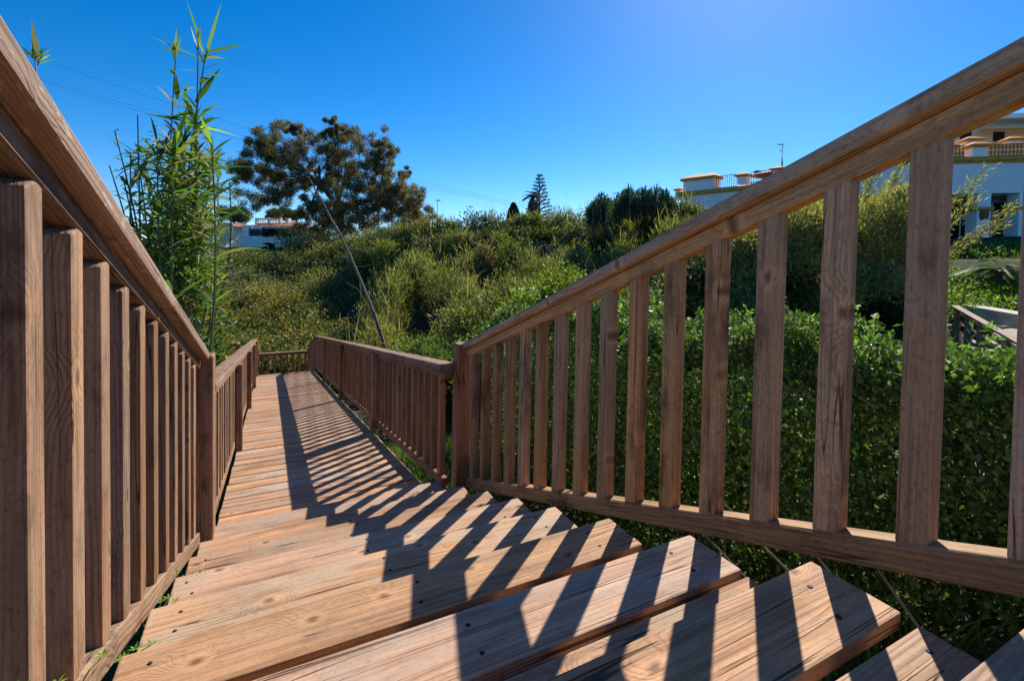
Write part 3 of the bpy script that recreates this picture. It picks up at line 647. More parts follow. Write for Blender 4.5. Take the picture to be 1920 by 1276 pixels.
f.build('dead_fronds', 'dull', pl); mb = MB(); mb.tube([at(1000, 450, 62), at(999, 368, 62)], [.3, .25], 8); mb.build('trunk', M['bark'], pl)
def conetree(name, label, cat, u, vt, vb, d, r, pal, n=2600):
    g = empty(name, at(u, vb+30, d), label, cat); a = at(u, vb+30, d); b = at(u, vt, d); H = b.z-a.z; f = Foliage()
    tt = rng.random(n)**.8; th = rng.uniform(0, 6.28, n); rr_ = r*np.sin(np.pi*np.clip(1-tt*.97, 0, .55)/1.1)*rng.uniform(.75, 1.05, n)
    pp = np.stack([a.x+np.cos(th)*rr_, a.y+np.sin(th)*rr_, a.z+H*tt], 1)
    f.add(*leaf_geo(pp, np.stack([np.cos(th)*.4, np.sin(th)*.4, np.ones(n)], 1)+rng.normal(0, .25, (n, 3)), rng.normal(size=(n, 3)), np.full(n, .32), np.full(n, .1), pick(pal, [1]*len(pal), n)))
    f.build('crown', 'dull', g); mb = MB(); mb.tube([a-Vector((0, 0, .4)), b-Vector((0, 0, H*.3))], [.12, .03], 6); mb.build('trunk', M['bark'], g)
conetree('cypress_tree', 'small dark cypress on the skyline left of the palm', 'tree', 962, 383, 404, 60, .75, [(.03, .05, .025), (.045, .065, .03)])
# dark finger-like succulents on the crest
def fingers(label, spans, d, n, seed):
    random.seed(seed); g = empty('candelabra_bush', at(spans[len(spans)//2][0], 400, d), label, 'bush', 'dark upright bushes on the crest'); mb = MB(); mb2 = MB()
    for k in range(n):
        u0, v0 = spans[0]; u = random.uniform(spans[0][0], spans[-1][0]); v = np.interp(u, [q[0] for q in spans], [q[1] for q in spans])+random.uniform(0, 16)
        dd = d+random.uniform(-1, 1.4); p = at(u, v, dd); q = p-Vector((random.uniform(-.15, .15), random.uniform(-.15, .15), random.uniform(.5, 1.0)))
        mb.tube([q, (p+q)/2, p-Vector((0, 0, .04)), p], [.03, .035, .03, .012], 6); mb2.tube([q-Vector((random.uniform(-.1, .1), 0, 1.0)), q+Vector((0, 0, .05))], [.05, .045], 5)
    mb.build('green_arms', plain('succulent_green', (.035, .085, .045), .6, .3, 8), g, True)['kind'] = 'stuff'; mb2.build('woody_stems', M['bark'], g, True)['kind'] = 'stuff'
    f = Foliage()
    for k in range(n*2):
        u = random.uniform(spans[0][0], spans[-1][0]); v = np.interp(u, [q[0] for q in spans], [q[1] for q in spans])+12; clump_at(f, u, v-6+random.uniform(0, 34), d+random.uniform(-.6, 1), .28, .7, 170, .12, .04, [(.04, .085, .045), (.06, .11, .05), (.03, .06, .035)], (1, 1, 1), upb=1.4)
    f.build('foliage', 'dull', g)
fingers('wide dark upright bush on the crest left of the white terrace wall', [(1152, 362), (1172, 350), (1182, 337), (1192, 350), (1212, 346), (1232, 344), (1250, 350), (1264, 360)], 27, 46, 4)
fingers('narrow dark upright bush on the crest, left of the wide one', [(1106, 376), (1128, 354), (1142, 368)], 25, 18, 6)
# pines by the far houses
def pine(label, u, v, d, rx, rz, n, tv):
    g = empty('umbrella_pine', at(u, tv, d), label, 'tree'); f = Foliage(); c = at(u, v, d)
    for k in range(26): o = np.array(c)+np.array([random.uniform(-1, 1)*rx*.75, random.uniform(-1, 1)*rx*.75, random.uniform(-.5, .5)*rz]); f.clump(o, (rx*.34, rx*.34, rz*.55), n, .3, .1, [(.035, .06, .025), (.055, .08, .03), (.08, .10, .035)], (3, 3, 1), shell=.4, upb=.8)
    f.build('crown', 'dull', g); mb = MB(); b = at(u, tv, d); lim(mb, [b-Vector((0, 0, 1)), (b+Vector(c))/2+Vector((.2, 0, 0)), Vector(c)], .28, .14)
    for k in range(5): lim(mb, [(b+Vector(c)*2)/3, Vector(c)+Vector((random.uniform(-rx, rx)*.7, random.uniform(-rx, rx)*.7, 0))], .1, .04, 5)
    mb.build('trunk', M['bark'], g)
pine('flat-topped umbrella pine above the far white house', 541, 404, 66, 2.7, .75, 260, 440)
pine('rounded dark pine left of the far white house', 437, 404, 74, 2.6, 1.6, 300, 440)
# dark garden palm in front of the far wall
gp = empty('garden_palm', at(512, 482, 44), 'dark low garden palm in front of the far white wall', 'palm'); f = Foliage()
fronds(f, at(512, 466, 44), 40, 1.7, [(.02, .04, .02), (.03, .05, .025)], (1, 1), .09); f.build('crown', 'dull', gp)
mb = MB(); mb.tube([at(512, 490, 44), at(512, 466, 44)], [.2, .16], 7); mb.build('trunk', M['bark'], gp)
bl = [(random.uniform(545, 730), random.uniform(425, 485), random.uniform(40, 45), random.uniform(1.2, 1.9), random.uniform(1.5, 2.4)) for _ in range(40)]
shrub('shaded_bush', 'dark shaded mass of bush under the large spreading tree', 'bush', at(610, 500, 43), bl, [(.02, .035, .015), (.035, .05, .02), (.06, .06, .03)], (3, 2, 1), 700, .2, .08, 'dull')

# ------------------------------------------------------------------ giant cane left of the boardwalk
random.seed(21); rng = np.random.default_rng(21)
cane = empty('giant_cane', at(330, 760, 5.2), 'tall clump of giant cane with long arching leaves behind the left railing', 'cane')
CP = [(.10, .19, .04), (.16, .26, .055), (.25, .33, .08), (.055, .11, .028), (.38, .30, .16)]
f = Foliage(); mb = MB()
def cane_stalk(b, t_, lv, L0, seed=0, top_tuft=True, dens=1.):
    b = Vector(b); t_ = Vector(t_); bend = Vector((random.uniform(-.12, .12), random.uniform(-.12, .12), 0)); npt = 8
    pts = [b.lerp(t_, i/(npt-1))+bend*math.sin(math.pi*i/(npt-1)) for i in range(npt)]
    mb.tube(pts, [.015-.009*i/(npt-1) for i in range(npt)], 6)
    n = int(lv*dens)
    if n == 0: return
    tt = np.sort(rng.uniform(.30, 1, n)**.8); bs = np.array([tuple(b.lerp(t_, x)+bend*math.sin(math.pi*x)) for x in tt])
    th = rng.uniform(0, 6.28, n); el = np.where(tt > .9, rng.uniform(.5, 1.4, n), rng.uniform(.1, .95, n)); L = L0*rng.uniform(.55, 1.2, n)*(1-.3*(tt > .93))
    dr = np.stack([np.cos(th)*np.cos(el), np.sin(th)*np.cos(el), np.sin(el)], 1)
    sag = np.zeros((n, 3)); sag[:, 2] = -L*rng.uniform(.05, .65, n)
    f.blades(bs, bs+dr*L[:, None], sag, rng.uniform(.022, .048, n), pick(CP, (3, 3.4, 1.8, 2.4, 1.6), n), 6)
def px_stalk(u, v, d, ub, vb, lv, L0, dens=1.): cane_stalk(at(ub, vb, d), at(u, v, d), lv, L0, dens=dens)
px_stalk(385, 105, 5.0, 330, 760, 26, .42); px_stalk(372, 60, 5.0, 340, 760, 10, .42); px_stalk(330, 95, 5.2, 325, 760, 16, .26)
for (u, v) in ((345, 215), (372, 235), (400, 255), (325, 240), (360, 270), (390, 300), (300, 262), (412, 300), (310, 320), (340, 330), (365, 350), (285, 350), (325, 390), (375, 400), (300, 430), (345, 440)):
    px_stalk(u+random.uniform(-8, 8), v, 5.0+random.uniform(-.5, .9), 335+(u-335)*.4+random.uniform(-20, 20), 780, 24, .5, 1.7)
for (u, v) in ((215, 245), (258, 215), (205, 310), (230, 330), (245, 290), (262, 320)): px_stalk(u, v, 4.8, 270, 780, 16, .2)
for (u, v) in ((385, 455), (360, 520), (395, 540), (340, 480), (405, 500), (370, 580)): px_stalk(u, v, 5.3, 350, 790, 22, .45)
px_stalk(430, 340, 5.2, 385, 640, 7, .25)
n = 1700; bs = np.array([tuple(at(min(405, max(232, random.gauss(335, 36))), random.uniform(285, 570), random.uniform(4.7, 6.2))) for _ in range(n)]); th = rng.uniform(0, 6.28, n)
L = rng.uniform(.2, .45, n); dr = np.stack([np.cos(th)*.7, np.sin(th)*.7, rng.uniform(-.1, .8, n)], 1); sag = np.zeros((n, 3)); sag[:, 2] = -L*rng.uniform(.1, .6, n)
f.blades(bs, bs+dr*L[:, None], sag, rng.uniform(.016, .038, n), pick(CP, (3, 3.4, 2, 2.2, 1.8), n), 5)
# the tall leading plume, leaf by leaf
c3_ = lambda x, y, d=5.0: np.array(at(180+x/3.867, y/3.867, d))
pl_ = [((790, 420), (655, 0), .03), ((795, 410), (910, 20), .03), ((800, 380), (1105, 330), .045), ((800, 420), (945, 430), .03), ((780, 440), (370, 260), .035), ((745, 400), (685, 190), .03), ((790, 500), (940, 455), .06), ((790, 550), (950, 555), .03), ((740, 520), (580, 510), .02),
       ((720, 740), (905, 490), .045), ((740, 790), (1035, 815), .05), ((700, 770), (600, 730), .045), ((640, 760), (655, 600), .04), ((590, 720), (580, 540), .05), ((570, 430), (585, 205), .03), ((570, 430), (620, 262), .05), ((570, 430), (490, 425), .015), ((600, 790), (520, 680), .02), ((760, 600), (820, 570), .05), ((570, 430), (560, 300), .04), ((690, 840), (660, 720), .06), ((650, 860), (430, 850), .05), ((640, 880), (350, 830), .045), ((660, 900), (1040, 990), .05), ((700, 930), (890, 850), .05)]
pb_ = np.array([c3_(*a) for a, b, w_ in pl_]); pt_ = np.array([c3_(*b, 5.0+random.uniform(-.12, .12)) for a, b, w_ in pl_]); arch = np.zeros((len(pl_), 3))
f.blades(pb_, pt_+np.array([0, 0, .05]), arch-np.array([0, 0, .05]), np.array([w_ for a, b, w_ in pl_]), pick(CP, (3, 4, 3, .8, .5), len(pl_)), 7)
f.build('leaves', 'leaf', cane); mb.build('stalks', M['stem'], cane)
f = Foliage(); mb = MB(); c2 = empty('cane_shoot', at(60, 500, 3.6), 'single cane shoot rising above the left handrail near the top corner', 'cane')
cane_stalk(at(60, 520, 3.6), at(66, 118, 3.6), 0, .2); b0 = np.array(at(66, 112, 3.6))
n = 16; tg = [(58, 36), (56, 60), (40, 88), (92, 92), (102, 88), (100, 100), (98, 112), (50, 104), (72, 70), (62, 55), (84, 98), (94, 118), (66, 60), (54, 84), (80, 86), (88, 104)]
tp = np.array([tuple(at(u, v, 3.6+random.uniform(-.08, .08))) for u, v in tg]); f.blades(np.tile(b0, (n, 1))+rng.normal(0, .012, (n, 3)), tp, rng.normal(0, .012, (n, 3)), np.where(np.arange(n) < 3, .035, .012), pick(CP, (3, 3, 2, 1, 3), n), 5)
f.build('leaves', 'leaf', c2); mb.build('stalk', M['drystem'], c2)
bl = [(random.uniform(330, 470), random.uniform(545, 660), random.uniform(6, 9.5), random.uniform(.35, .7), random.uniform(.5, 1)) for _ in range(38)]
bl += [(random.uniform(225, 400), random.uniform(420, 620), random.uniform(5.6, 7), random.uniform(.35, .6), random.uniform(.5, .9)) for _ in range(22)]
bl = [q for q in bl if at(q[0], q[1], q[2]).x+q[3] < -.5]
shrub('mixed_shrub', 'leafy shrub with yellow and orange leaves at the foot of the giant cane', 'shrub', at(390, 760, 7.5), bl, [(.05, .10, .025), (.09, .15, .035), (.15, .2, .05), (.42, .22, .03), (.40, .36, .05)], (3, 3, 1.5, .22, .3), 620, .085, .04, kw=dict(shell=.4))

# ------------------------------------------------------------------ far houses on the left
ZUP = Vector((0, 0, 1))
class Facade:
    def __init__(s, u0, d0, u1, d1):
        a, b = plan(u0, d0), plan(u1, d1); s.a = Vector((a.x, a.y, 0)); s.e = (Vector((b.x, b.y, 0))-s.a).normalized(); s.n = s.e.cross(ZUP)
        if s.n.dot(-s.a) < 0: s.n = -s.n
    def hit(s, u, v, o=0.):
        r = fw+rt*((u-960)/F_PX)-up*((v-CY)/F_PX); a = s.a+s.n*o; t = a.dot(s.n)/r.dot(s.n); p = r*t
        return (p-s.a).dot(s.e), p.z
    def w(s, q, z, o=0.): p = s.a+s.e*q+s.n*o; return Vector((p.x, p.y, z))
    def box(s, mb, u0, v0, u1, v1, o0, o1):
        """box whose face seen through (u0,v0)-(u1,v1) lies o1 in front of the facade and reaches back to o0"""
        q0, za = s.hit(u0, v1, o1); q1, zb = s.hit(u1, v0, o1); s.sbox(mb, q0, q1, za, zb, o0, o1)
    def sbox(s, mb, q0, q1, z0, z1, o0, o1):
        mb.obox(s.w((q0+q1)/2, (z0+z1)/2, (o0+o1)/2), s.e, s.n, ZUP, (abs(q1-q0), abs(o1-o0), abs(z1-z0)))
    def hip(s, mb, q0, q1, o0, o1, z, h, inset):
        n = len(mb.V); mb.V += [tuple(s.w(q0, z, o1)), tuple(s.w(q1, z, o1)), tuple(s.w(q1, z, o0)), tuple(s.w(q0, z, o0)), tuple(s.w(q0+inset, z+h, (o0+o1)/2)), tuple(s.w(q1-inset, z+h, (o0+o1)/2))]
        mb.F += [[n, n+1, n+5, n+4], [n+1, n+2, n+5], [n+2, n+3, n+4, n+5], [n+3, n, n+4], [n+3, n+2, n+1, n]]
def fpart(F_, name, mat, parent, *boxes):
    mb = MB()
    for b in boxes: F_.box(mb, *b)
    return mb.build(name, M[mat], parent)
Fh = Facade(380, 60, 560, 58)
h1 = empty('white_house', Fh.w(0, gz1(Fh.a.x, Fh.a.y)), 'distant white house with orange tiled roof and rooftop balustrade left of the large tree', 'house')
fpart(Fh, 'wall', 'white', h1, (455, 423, 556, 455, -6, 0))
mb = MB(); q0, z0 = Fh.hit(452, 424, .3); q1, _ = Fh.hit(560, 424, .3); Fh.hip(mb, q0, q1, -6.3, .35, z0, .75, 2.6); mb.build('roof', M['terracotta'], h1)
rl = fpart(Fh, 'terrace_balustrade', 'white', h1, (478, 409, 526, 411.3, -2.2, -2), (478, 418, 526, 421, -2.2, -2), (478, 408, 482, 421, -2.3, -1.9), (501, 408, 504.5, 421, -2.3, -1.9), (522, 408, 526, 421, -2.3, -1.9))
for u in np.arange(484.5, 521, 3.1):
    if abs(u-502.7) > 3: fpart(Fh, 'baluster', 'white', rl, (u, 411, u+1.4, 418.5, -2.15, -2.05))
fpart(Fh, 'chimney', 'white', h1, (536, 409, 541, 422, -3, -2.4)); fpart(Fh, 'window', 'glassdark', h1, (508, 427, 516, 434, -.01, .03))
h2 = empty('low_house', Fh.w(-6, 1), 'distant low house with an orange roof half hidden by the cane', 'house')
F2 = Facade(340, 62, 450, 60); fpart(F2, 'wall', 'white', h2, (360, 421, 437, 445, -5, 0)); mb = MB(); q0, z0 = F2.hit(352, 424, .3); q1, _ = F2.hit(441, 424, .3); F2.hip(mb, q0, q1, -5.3, .3, z0, .6, 2); mb.build('roof', M['terracotta'], h2)
gw = empty('garden_wall', F2.w(0, .5, 3), 'long white garden wall below the low orange roofed house', 'wall')
Fw = Facade(340, 46, 462, 55); mb = MB(); qa, za = Fw.hit(330, 424); qb, zb = Fw.hit(461, 432); Fw.sbox(mb, qa, qb, za-2.4, za, -.25, 0); mb.build('wall', M['white'], gw)
mb = MB(); Fw.sbox(mb, qa-.05, qb+.05, za, za+.08, -.3, .05); mb.build('coping', M['white'], gw)
F3 = Facade(455, 52, 565, 50); rw = empty('retaining_wall', F3.w(0, .5), 'pale retaining wall with gate pillars in front of the distant white house', 'wall')
fpart(F3, 'wall', 'white', rw, (450, 443, 568, 470, -.3, 0))
for u in (463, 490): fpart(F3, 'gate_pillar', 'white', rw, (u-2.5, 426, u+2.5, 444, -.5, -.1)); fpart(F3, 'pillar_cap', 'white', rw, (u-3.3, 424, u+3.3, 426, -.6, 0))
fpart(F3, 'gate', 'iron', rw, (466, 429, 487, 443, -.35, -.3))
gh = empty('garden_hedge', F3.w(3, 1, -1), 'dark clipped hedge on top of the retaining wall', 'hedge'); f = Foliage()
for u in range(494, 562, 5): p = at(u, 436, 51); f.clump(tuple(p), (.45, .45, .45), 300, .16, .07, [(.018, .03, .014), (.028, .042, .018)], (1, 1))
f.build('foliage', 'dull', gh)
m, nt = newmat('lawn_grass'); N = NT(nt); tc = N.n('ShaderNodeTexCoord'); N.out(N.mix(N.ss(N.noise(tc.outputs['Object'], 3., 4), .35, .65), (.16, .19, .035), (.24, .25, .05)), .95, None, spec=.1); M['lawn'] = m
pa, pb, pc, pd_ = at(300, 474, 40), at(560, 474, 40), at(570, 463, 51), at(290, 463, 51)
lw = link('lawn', meshfrom('lawn', [pa, pb, pc, pd_, *(q-Vector((0, 0, .4)) for q in (pa, pb, pc, pd_))], [[0, 1, 2, 3], [4, 5, 1, 0], [5, 6, 2, 1], [6, 7, 3, 2], [7, 4, 0, 3]]), M['lawn']); tag(lw, kind='structure')

# ------------------------------------------------------------------ white building on the right
FR = Facade(1640, 22.7, 1920, 21.4)
wb = empty('white_building', FR.w(3, 1.2), 'large white building with ochre ledges and dark shop windows at the right', 'building')
qL, zL = FR.hit(1640, 304); qM, zM = FR.hit(1845, 362); q_, zB = FR.hit(1845, 455); qE = FR.hit(1920, 360)[0]+9
zL = FR.hit(1784, 303)[1]
mb = MB(); FR.sbox(mb, qL, qE, zM, zL-.001, -8, 0); mb.build('wall', M['white'], wb)
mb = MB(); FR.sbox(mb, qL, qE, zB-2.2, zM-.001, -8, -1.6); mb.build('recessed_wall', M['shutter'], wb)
for (ua, ub) in ((1700, 1726), (1832, 1858), (1911, 1940)):
    q0 = FR.hit(ua, 400)[0]; q1 = FR.hit(ub, 400)[0]; mb = MB(); FR.sbox(mb, q0, q1, zB, zM-.001, -.75, -.02); c_ = mb.build('column', M['white'], wb)
    z1 = FR.hit(1845, 391)[1]; mb = MB(); FR.sbox(mb, q0-.25, q1+.1, z1-.05, z1+.08, -.8, .06); mb.build('column_band', M['ochre'], c_)
    mb = MB(); FR.sbox(mb, q0-.12, q1+.12, zB-.3, zB, -.8, .1); mb.build('plinth', M['ochre'], c_)
q0, z0 = FR.hit(1845, 403); mb = MB()
for r_, h_, o_ in ((.21, .03, 0), (.17, .06, 0), (.09, .1, 0)):
    nb = len(mb.V); k_ = 14
    for oo in (-.02, h_):
        for k in range(k_): th = 2*math.pi*k/k_; mb.V.append(tuple(FR.w(q0+r_*.85*math.cos(th), z0+r_*1.25*math.sin(th), oo)))
    for k in range(k_): mb.F.append([nb+k, nb+(k+1) % k_, nb+k_+(k+1) % k_, nb+k_+k])
    mb.F.append([nb+k_+k for k in range(k_)])
for s_ in (-1, 1): mb.obox(FR.w(q0+s_*.12, z0+.2, .03), FR.e, FR.n, ZUP, (.12, .06, .12))
mb.build('plaque', M['medal'], wb)
for (ua, va, ub, vb, mm, nm) in ((1726, 364, 1770, 452, 'glassdark', 'window'), (1774, 380, 1828, 450, 'glassdark', 'window'), (1774, 363, 1828, 379, 'shutter', 'blind'), (1860, 382, 1908, 452, 'glassdark', 'window'), (1860, 363, 1908, 381, 'shutter', 'blind'), (1942, 364, 1990, 452, 'glassdark', 'window')):
    w_ = fpart(FR, nm, mm, wb, (ua, va, ub, vb, -1.5, -1.2))
    if nm == 'window':
        for k in (0, .5, 1): uu = ua+(ub-ua)*k; fpart(FR, 'frame', 'white', w_, (uu-.8, va, uu+.8, vb, -1.25, -1.15))
mb = MB(); FR.sbox(mb, qL-.1, qE, zL, zL+.17, -8, .16); mb.build('ledge', M['ochre'], wb)
mb = MB(); FR.sbox(mb, qL-.1, qE, zL-.10, zL-.002, -.3, .08); mb.build('ledge_moulding', M['ochre'], wb)
def pillar(F_, parent, u, v, hw, vt, o, name='pillar'):
    """white pillar standing on the ledge with an ochre pyramid cap"""
    q, zt = F_.hit(u, v, o); q0 = F_.hit(u-hw, v, o)[0]; q1 = F_.hit(u+hw, v, o)[0]; zb = F_.hit(u, vt, o)[1]; w_ = abs(q1-q0)
    mb = MB(); F_.sbox(mb, q0, q1, zb, zt, o-w_, o); pz = mb.build(name, M['white'], parent)
    mb = MB(); F_.sbox(mb, q0-.16*w_, q1+.16*w_, zt, zt+.10*w_, o-w_*1.16, o+.16*w_)
    n = len(mb.V); z0 = zt+.1*w_; e_ = .3*w_; mb.V += [tuple(F_.w(a, z0, b)) for a, b in ((q0-e_, o+e_), (q1+e_, o+e_), (q1+e_, o-w_-e_), (q0-e_, o-w_-e_))]+[tuple(F_.w(a, z0+.12*w_, b)) for a, b in ((q0-e_, o+e_), (q1+e_, o+e_), (q1+e_, o-w_-e_), (q0-e_, o-w_-e_))]
    mb.V += [tuple(F_.w((q0+q1)/2+a*w_*.12, z0+.45*w_, o-w_/2+b*w_*.12)) for a, b in ((-1, 1), (1, 1), (1, -1), (-1, -1))]
    for a in range(4): b = (a+1) % 4; mb.F += [[n+a, n+b, n+4+b, n+4+a], [n+4+a, n+4+b, n+8+b, n+8+a]]
    mb.F += [[n+8, n+9, n+10, n+11], [n+3, n+2, n+1, n]]; mb.build('cap', M['ochre'], pz)
pillar(FR, wb, 1839, 276, 14, 298, -.1); pillar(FR, wb, 1690, 285, 14, 306, -.1)
def fence(F_, parent, qa, qb, z0, z1, o, step=.14):
    mb = MB(); F_.sbox(mb, qa, qb, z1-.03, z1, o-.02, o+.02); F_.sbox(mb, qa, qb, z0+.08, z0+.11, o-.015, o+.015); r_ = mb.build('iron_railing', M['iron'], parent)
    me = None; q = qa
    while q < qb:
        if me is None: mb = MB(); F_.sbox(mb, q, q+.022, z0, z1, o-.011, o+.011); first = mb.build('bar', M['iron'], r_); me = first.data; q_first = q
        else:
            c_ = first.copy(); COL.objects.link(c_); c_.parent = r_; dlt = F_.e*(q-q_first); c_.location = dlt
        q += step
qp = FR.hit(1839, 280)[0]
fence(FR, wb, FR.hit(1705, 290)[0], qp-.45, zL+.17, zL+.17+.62, -.25); fence(FR, wb, qp+.4, qp+3.2, zL+.17, zL+.17+.62, -.25)
# upper terrace set back
mb = MB(); o_ = -4.5; qa = FR.hit(1700, 285, o_)[0]; qb = FR.hit(1960, 285, o_)[0]; zt = FR.hit(1845, 279, o_)[1]; FR.sbox(mb, qa, qb, zL+.2, zt, o_-3, o_); mb.build('upper_parapet', M['cream'], wb)
mb = MB(); FR.sbox(mb, qa-.1, qb+.1, zt, zt+.16, o_-.4, o_+.12); FR.sbox(mb, qa-.1, qb+.1, zt-.28, zt-.14, o_-.1, o_+.06); mb.build('upper_ledge', M['ochre'], wb)
pillar(FR, wb, 1827, 265, 12.5, 279, o_-.1); pillar(FR, wb, 1905, 264, 11.5, 278, o_-.1)
mb = MB(); oo = -9.; qa2 = FR.hit(1750, 240, oo)[0]; qb2 = FR.hit(1990, 240, oo)[0]; ztop = FR.hit(1880, 226, oo)[1]; FR.sbox(mb, qa2, qb2, zL, ztop, oo-6, oo); mb.build('upper_storey', M['cream'], wb)
mb = MB(); zq = FR.hit(1880, 213, oo+1)[1]; FR.sbox(mb, qa2+1.8, qb2, ztop-.12, zq, oo-1, oo+1); mb.build('balcony', M['white'], wb)
fence(FR, wb, qa2+4.4, qb2-1, zq, zq+.5, oo+.9, .2)
mb = MB(); qs, zs = FR.hit(1838, 243, oo+1.2); qt, zt2 = FR.hit(1925, 230, oo+1.2)
a_ = [FR.w(qs, zs, oo+1.6), FR.w(qt+2, zs, oo+1.6), FR.w(qt+2, zt2, oo+.05), FR.w(qs+.6, zt2, oo+.05)]; mb.V += [tuple(x) for x in a_]+[tuple(x-Vector((0, 0, .06))) for x in a_]; mb.F += [[0, 1, 2, 3], [7, 6, 5, 4], [0, 4, 5, 1], [1, 5, 6, 2], [2, 6, 7, 3], [3, 7, 4, 0]]; mb.build('awning', M['awning'], wb)
for (ua, ub) in ((1800, 1822), (1862, 1884)): fpart(FR, 'upper_window', 'glassdark', wb, (ua, 247, ub, 266, oo-.01, oo+.03))
# terrace wall running back to the left
FT = Facade(1277, 32.3, 1640, 24.2)
tw = empty('terrace_wall', FT.w(4, 2), 'white terrace wall with ochre coping and iron railing seen above the stair handrail', 'wall')
q0 = FT.hit(1272, 370)[0]; q1 = FT.hit(1640, 320)[0]; zt = FT.hit(1277, 368)[1]
mb = MB(); FT.sbox(mb, q0+.2, q1, zt-4.5, zt-.001, -3, 0); mb.build('wall', M['white'], tw)
mb = MB(); FT.sbox(mb, q0, q1, zt, zt+.26, -3, .18); mb.build('ledge', M['ochre'], tw)
qa = FT.hit(1281, 355)[0]; qb = FT.hit(1337, 350)[0]; z2 = zt+.26
mb = MB(); FT.sbox(mb, qa, qb, z2, z2+.72, -.9, -.02); pw = mb.build('parapet_block', M['white'], tw)
mb = MB(); FT.sbox(mb, qa-.15, qb+.15, z2+.72, z2+.86, -1.05, .14); FT.hip(mb, qa-.22, qb+.22, -1.12, .2, z2+.865, .28, .5); mb.build('coping', M['ochre'], pw)
qc = FT.hit(1391, 340)[0]; fence(FT, tw, qb+.05, qc-.42, z2, z2+.85, -.3); fence(FT, tw, qc+.42, q1-.4, z2, z2+.85, -.3)
pillar(FT, tw, 1391, 331, 8.5, 345, -.1); pillar(FT, tw, 1458, 319, 9, 338, -.1); pillar(FT, tw, 1271, 357, 5, 374, -.3)
rh = empty('tiled_roof_house', at(1425, 345, 36), 'house with a red tiled roof and chimney behind the terrace railing', 'house'); F5 = Facade(1360, 39, 1480, 34)
fpart(F5, 'wall', 'white', rh, (1398, 331, 1475, 350, -5, 0)); mb = MB(); qa, z0 = F5.hit(1392, 331, .3); qb = F5.hit(1482, 331, .3)[0]; F5.hip(mb, qa, qb, -5.4, .4, z0, .75, 1.9); mb.build('roof', M['terracotta'], rh)
fpart(F5, 'chimney', 'steel', rh, (1414, 319, 1420, 330, -2.9, -2.4)); mb = MB(); qa, z0 = F5.hit(1360, 347, 3); qb = F5.hit(1383, 347, 3)[0]
an = empty('roof_antenna', at(1466, 345, 35), 'tall lattice television antenna above the stair handrail', 'antenna'); mb = MB(); A_ = lambda u, v: at(u, v, 35)
for du in (-2.2, 2.2, 0): mb.tube([A_(1466.5+du, 330), A_(1466.5+du*.25, 296)], [.03, .02], 4)
mb.tube([A_(1466.5, 300), A_(1467, 269)], [.03, .02], 5); mb.build('mast', M['steel'], an); mb = MB()
mb.tube([A_(1458, 271), A_(1470, 271.5)], [.025, .025], 4); mb.tube([A_(1460, 281.5), A_(1468, 283)], [.025, .025], 4); mb.tube([A_(1466, 278), A_(1471, 277.5)], [.02, .02], 4)
for u in (1459, 1461.5, 1464, 1468): mb.tube([A_(u, 269), A_(u, 273)], [.018, .018], 4)
mb.build('aerials', M['steel'], an)
# ------------------------------------------------------------------ second ramp, concrete kerb wall and planting at the right
sr = empty('side_ramp_railing', at(1840, 660, 8), 'low sunlit timber railing of a second ramp beyond the hedge at the right', 'railing')
def bar(u0, v0, d0, u1, v1, d1, w_, h_, mat, name):
    a, b = at(u0, v0, d0), at(u1, v1, d1); return piece(name, boxmesh((b-a).length, w_, h_, .006), M[mat], sr, (a+b)/2, (b-a))
bar(1790, 574, 9.2, 1925, 650, 7.1, .12, .045, 'pale_rail', 'cap_rail'); bar(1796, 592, 9.2, 1925, 668, 7.1, .05, .10, 'rail', 'middle_rail'); bar(1800, 612, 9.2, 1925, 692, 7.1, .05, .12, 'rail', 'lower_rail')
for u, v, d in ((1797, 580, 9.1), (1817, 590, 8.75), (1841, 604, 8.35), (1888, 631, 7.6)):
    a = at(u, v, d); b = a-Vector((0, 0, .95)); piece('post', boxmesh(.95, .1, .1, .006), M['pale_rail'], sr, (a+b)/2, (0, 0, 1), (1, 0, 0))
cw_ = empty('concrete_wall', at(1880, 610, 10), 'pale low concrete wall stained with moss beside the second ramp', 'wall'); FC = Facade(1810, 11, 1930, 8.8)
q0, z0 = FC.hit(1808, 577); q1, _ = FC.hit(1990, 570); mb = MB(); FC.sbox(mb, q0, q1, z0-1.3, z0, -.3, 0); mb.build('wall', M['concrete'], cw_); mb = MB(); FC.sbox(mb, q0-.04, q1, z0, z0+.07, -.35, .04); mb.build('coping', M['concrete'], cw_)
a, b, c, d_ = at(1805, 628, 9.8), at(1830, 665, 7.6), at(2050, 640, 7), at(2000, 600, 8.6); zc = min(a.z, b.z, c.z, d_.z)
pv = link('paved_path', meshfrom('paved_path', [a, b, c, d_]+[q-Vector((0, 0, .3)) for q in (a, b, c, d_)], [[0, 1, 2, 3], [4, 5, 1, 0], [5, 6, 2, 1], [6, 7, 3, 2], [7, 4, 0, 3]]), M['stone']); tag(pv, kind='structure')
bl = [(random.uniform(1735, 1960), random.uniform(452, 575), 0, random.uniform(.45, .8), random.uniform(.6, 1.1)) for _ in range(190)]
bl = [(u, v, 10.6+(575-v)*.06+random.uniform(-.4, .8), r_, h_) for u, v, _, r_, h_ in bl]
shrub('garden_shrubs', 'bright green garden planting below the white building at the right', 'shrubs', at(1850, 600, 11.5), bl, [(.10, .19, .03), (.17, .26, .04), (.25, .30, .06), (.06, .11, .025)], (3, 3, 2, 2), 700, .11, .05, kw=dict(shell=.4))
pf = empty('fan_palm', at(1870, 540, 13), 'young palm with drooping fronds in the planting below the white building', 'palm'); f = Foliage(); fronds(f, at(1872, 505, 13), 26, 1.25, [(.07, .14, .03), (.11, .18, .04)], (3, 2), .045); f.build('crown', 'leaf', pf)
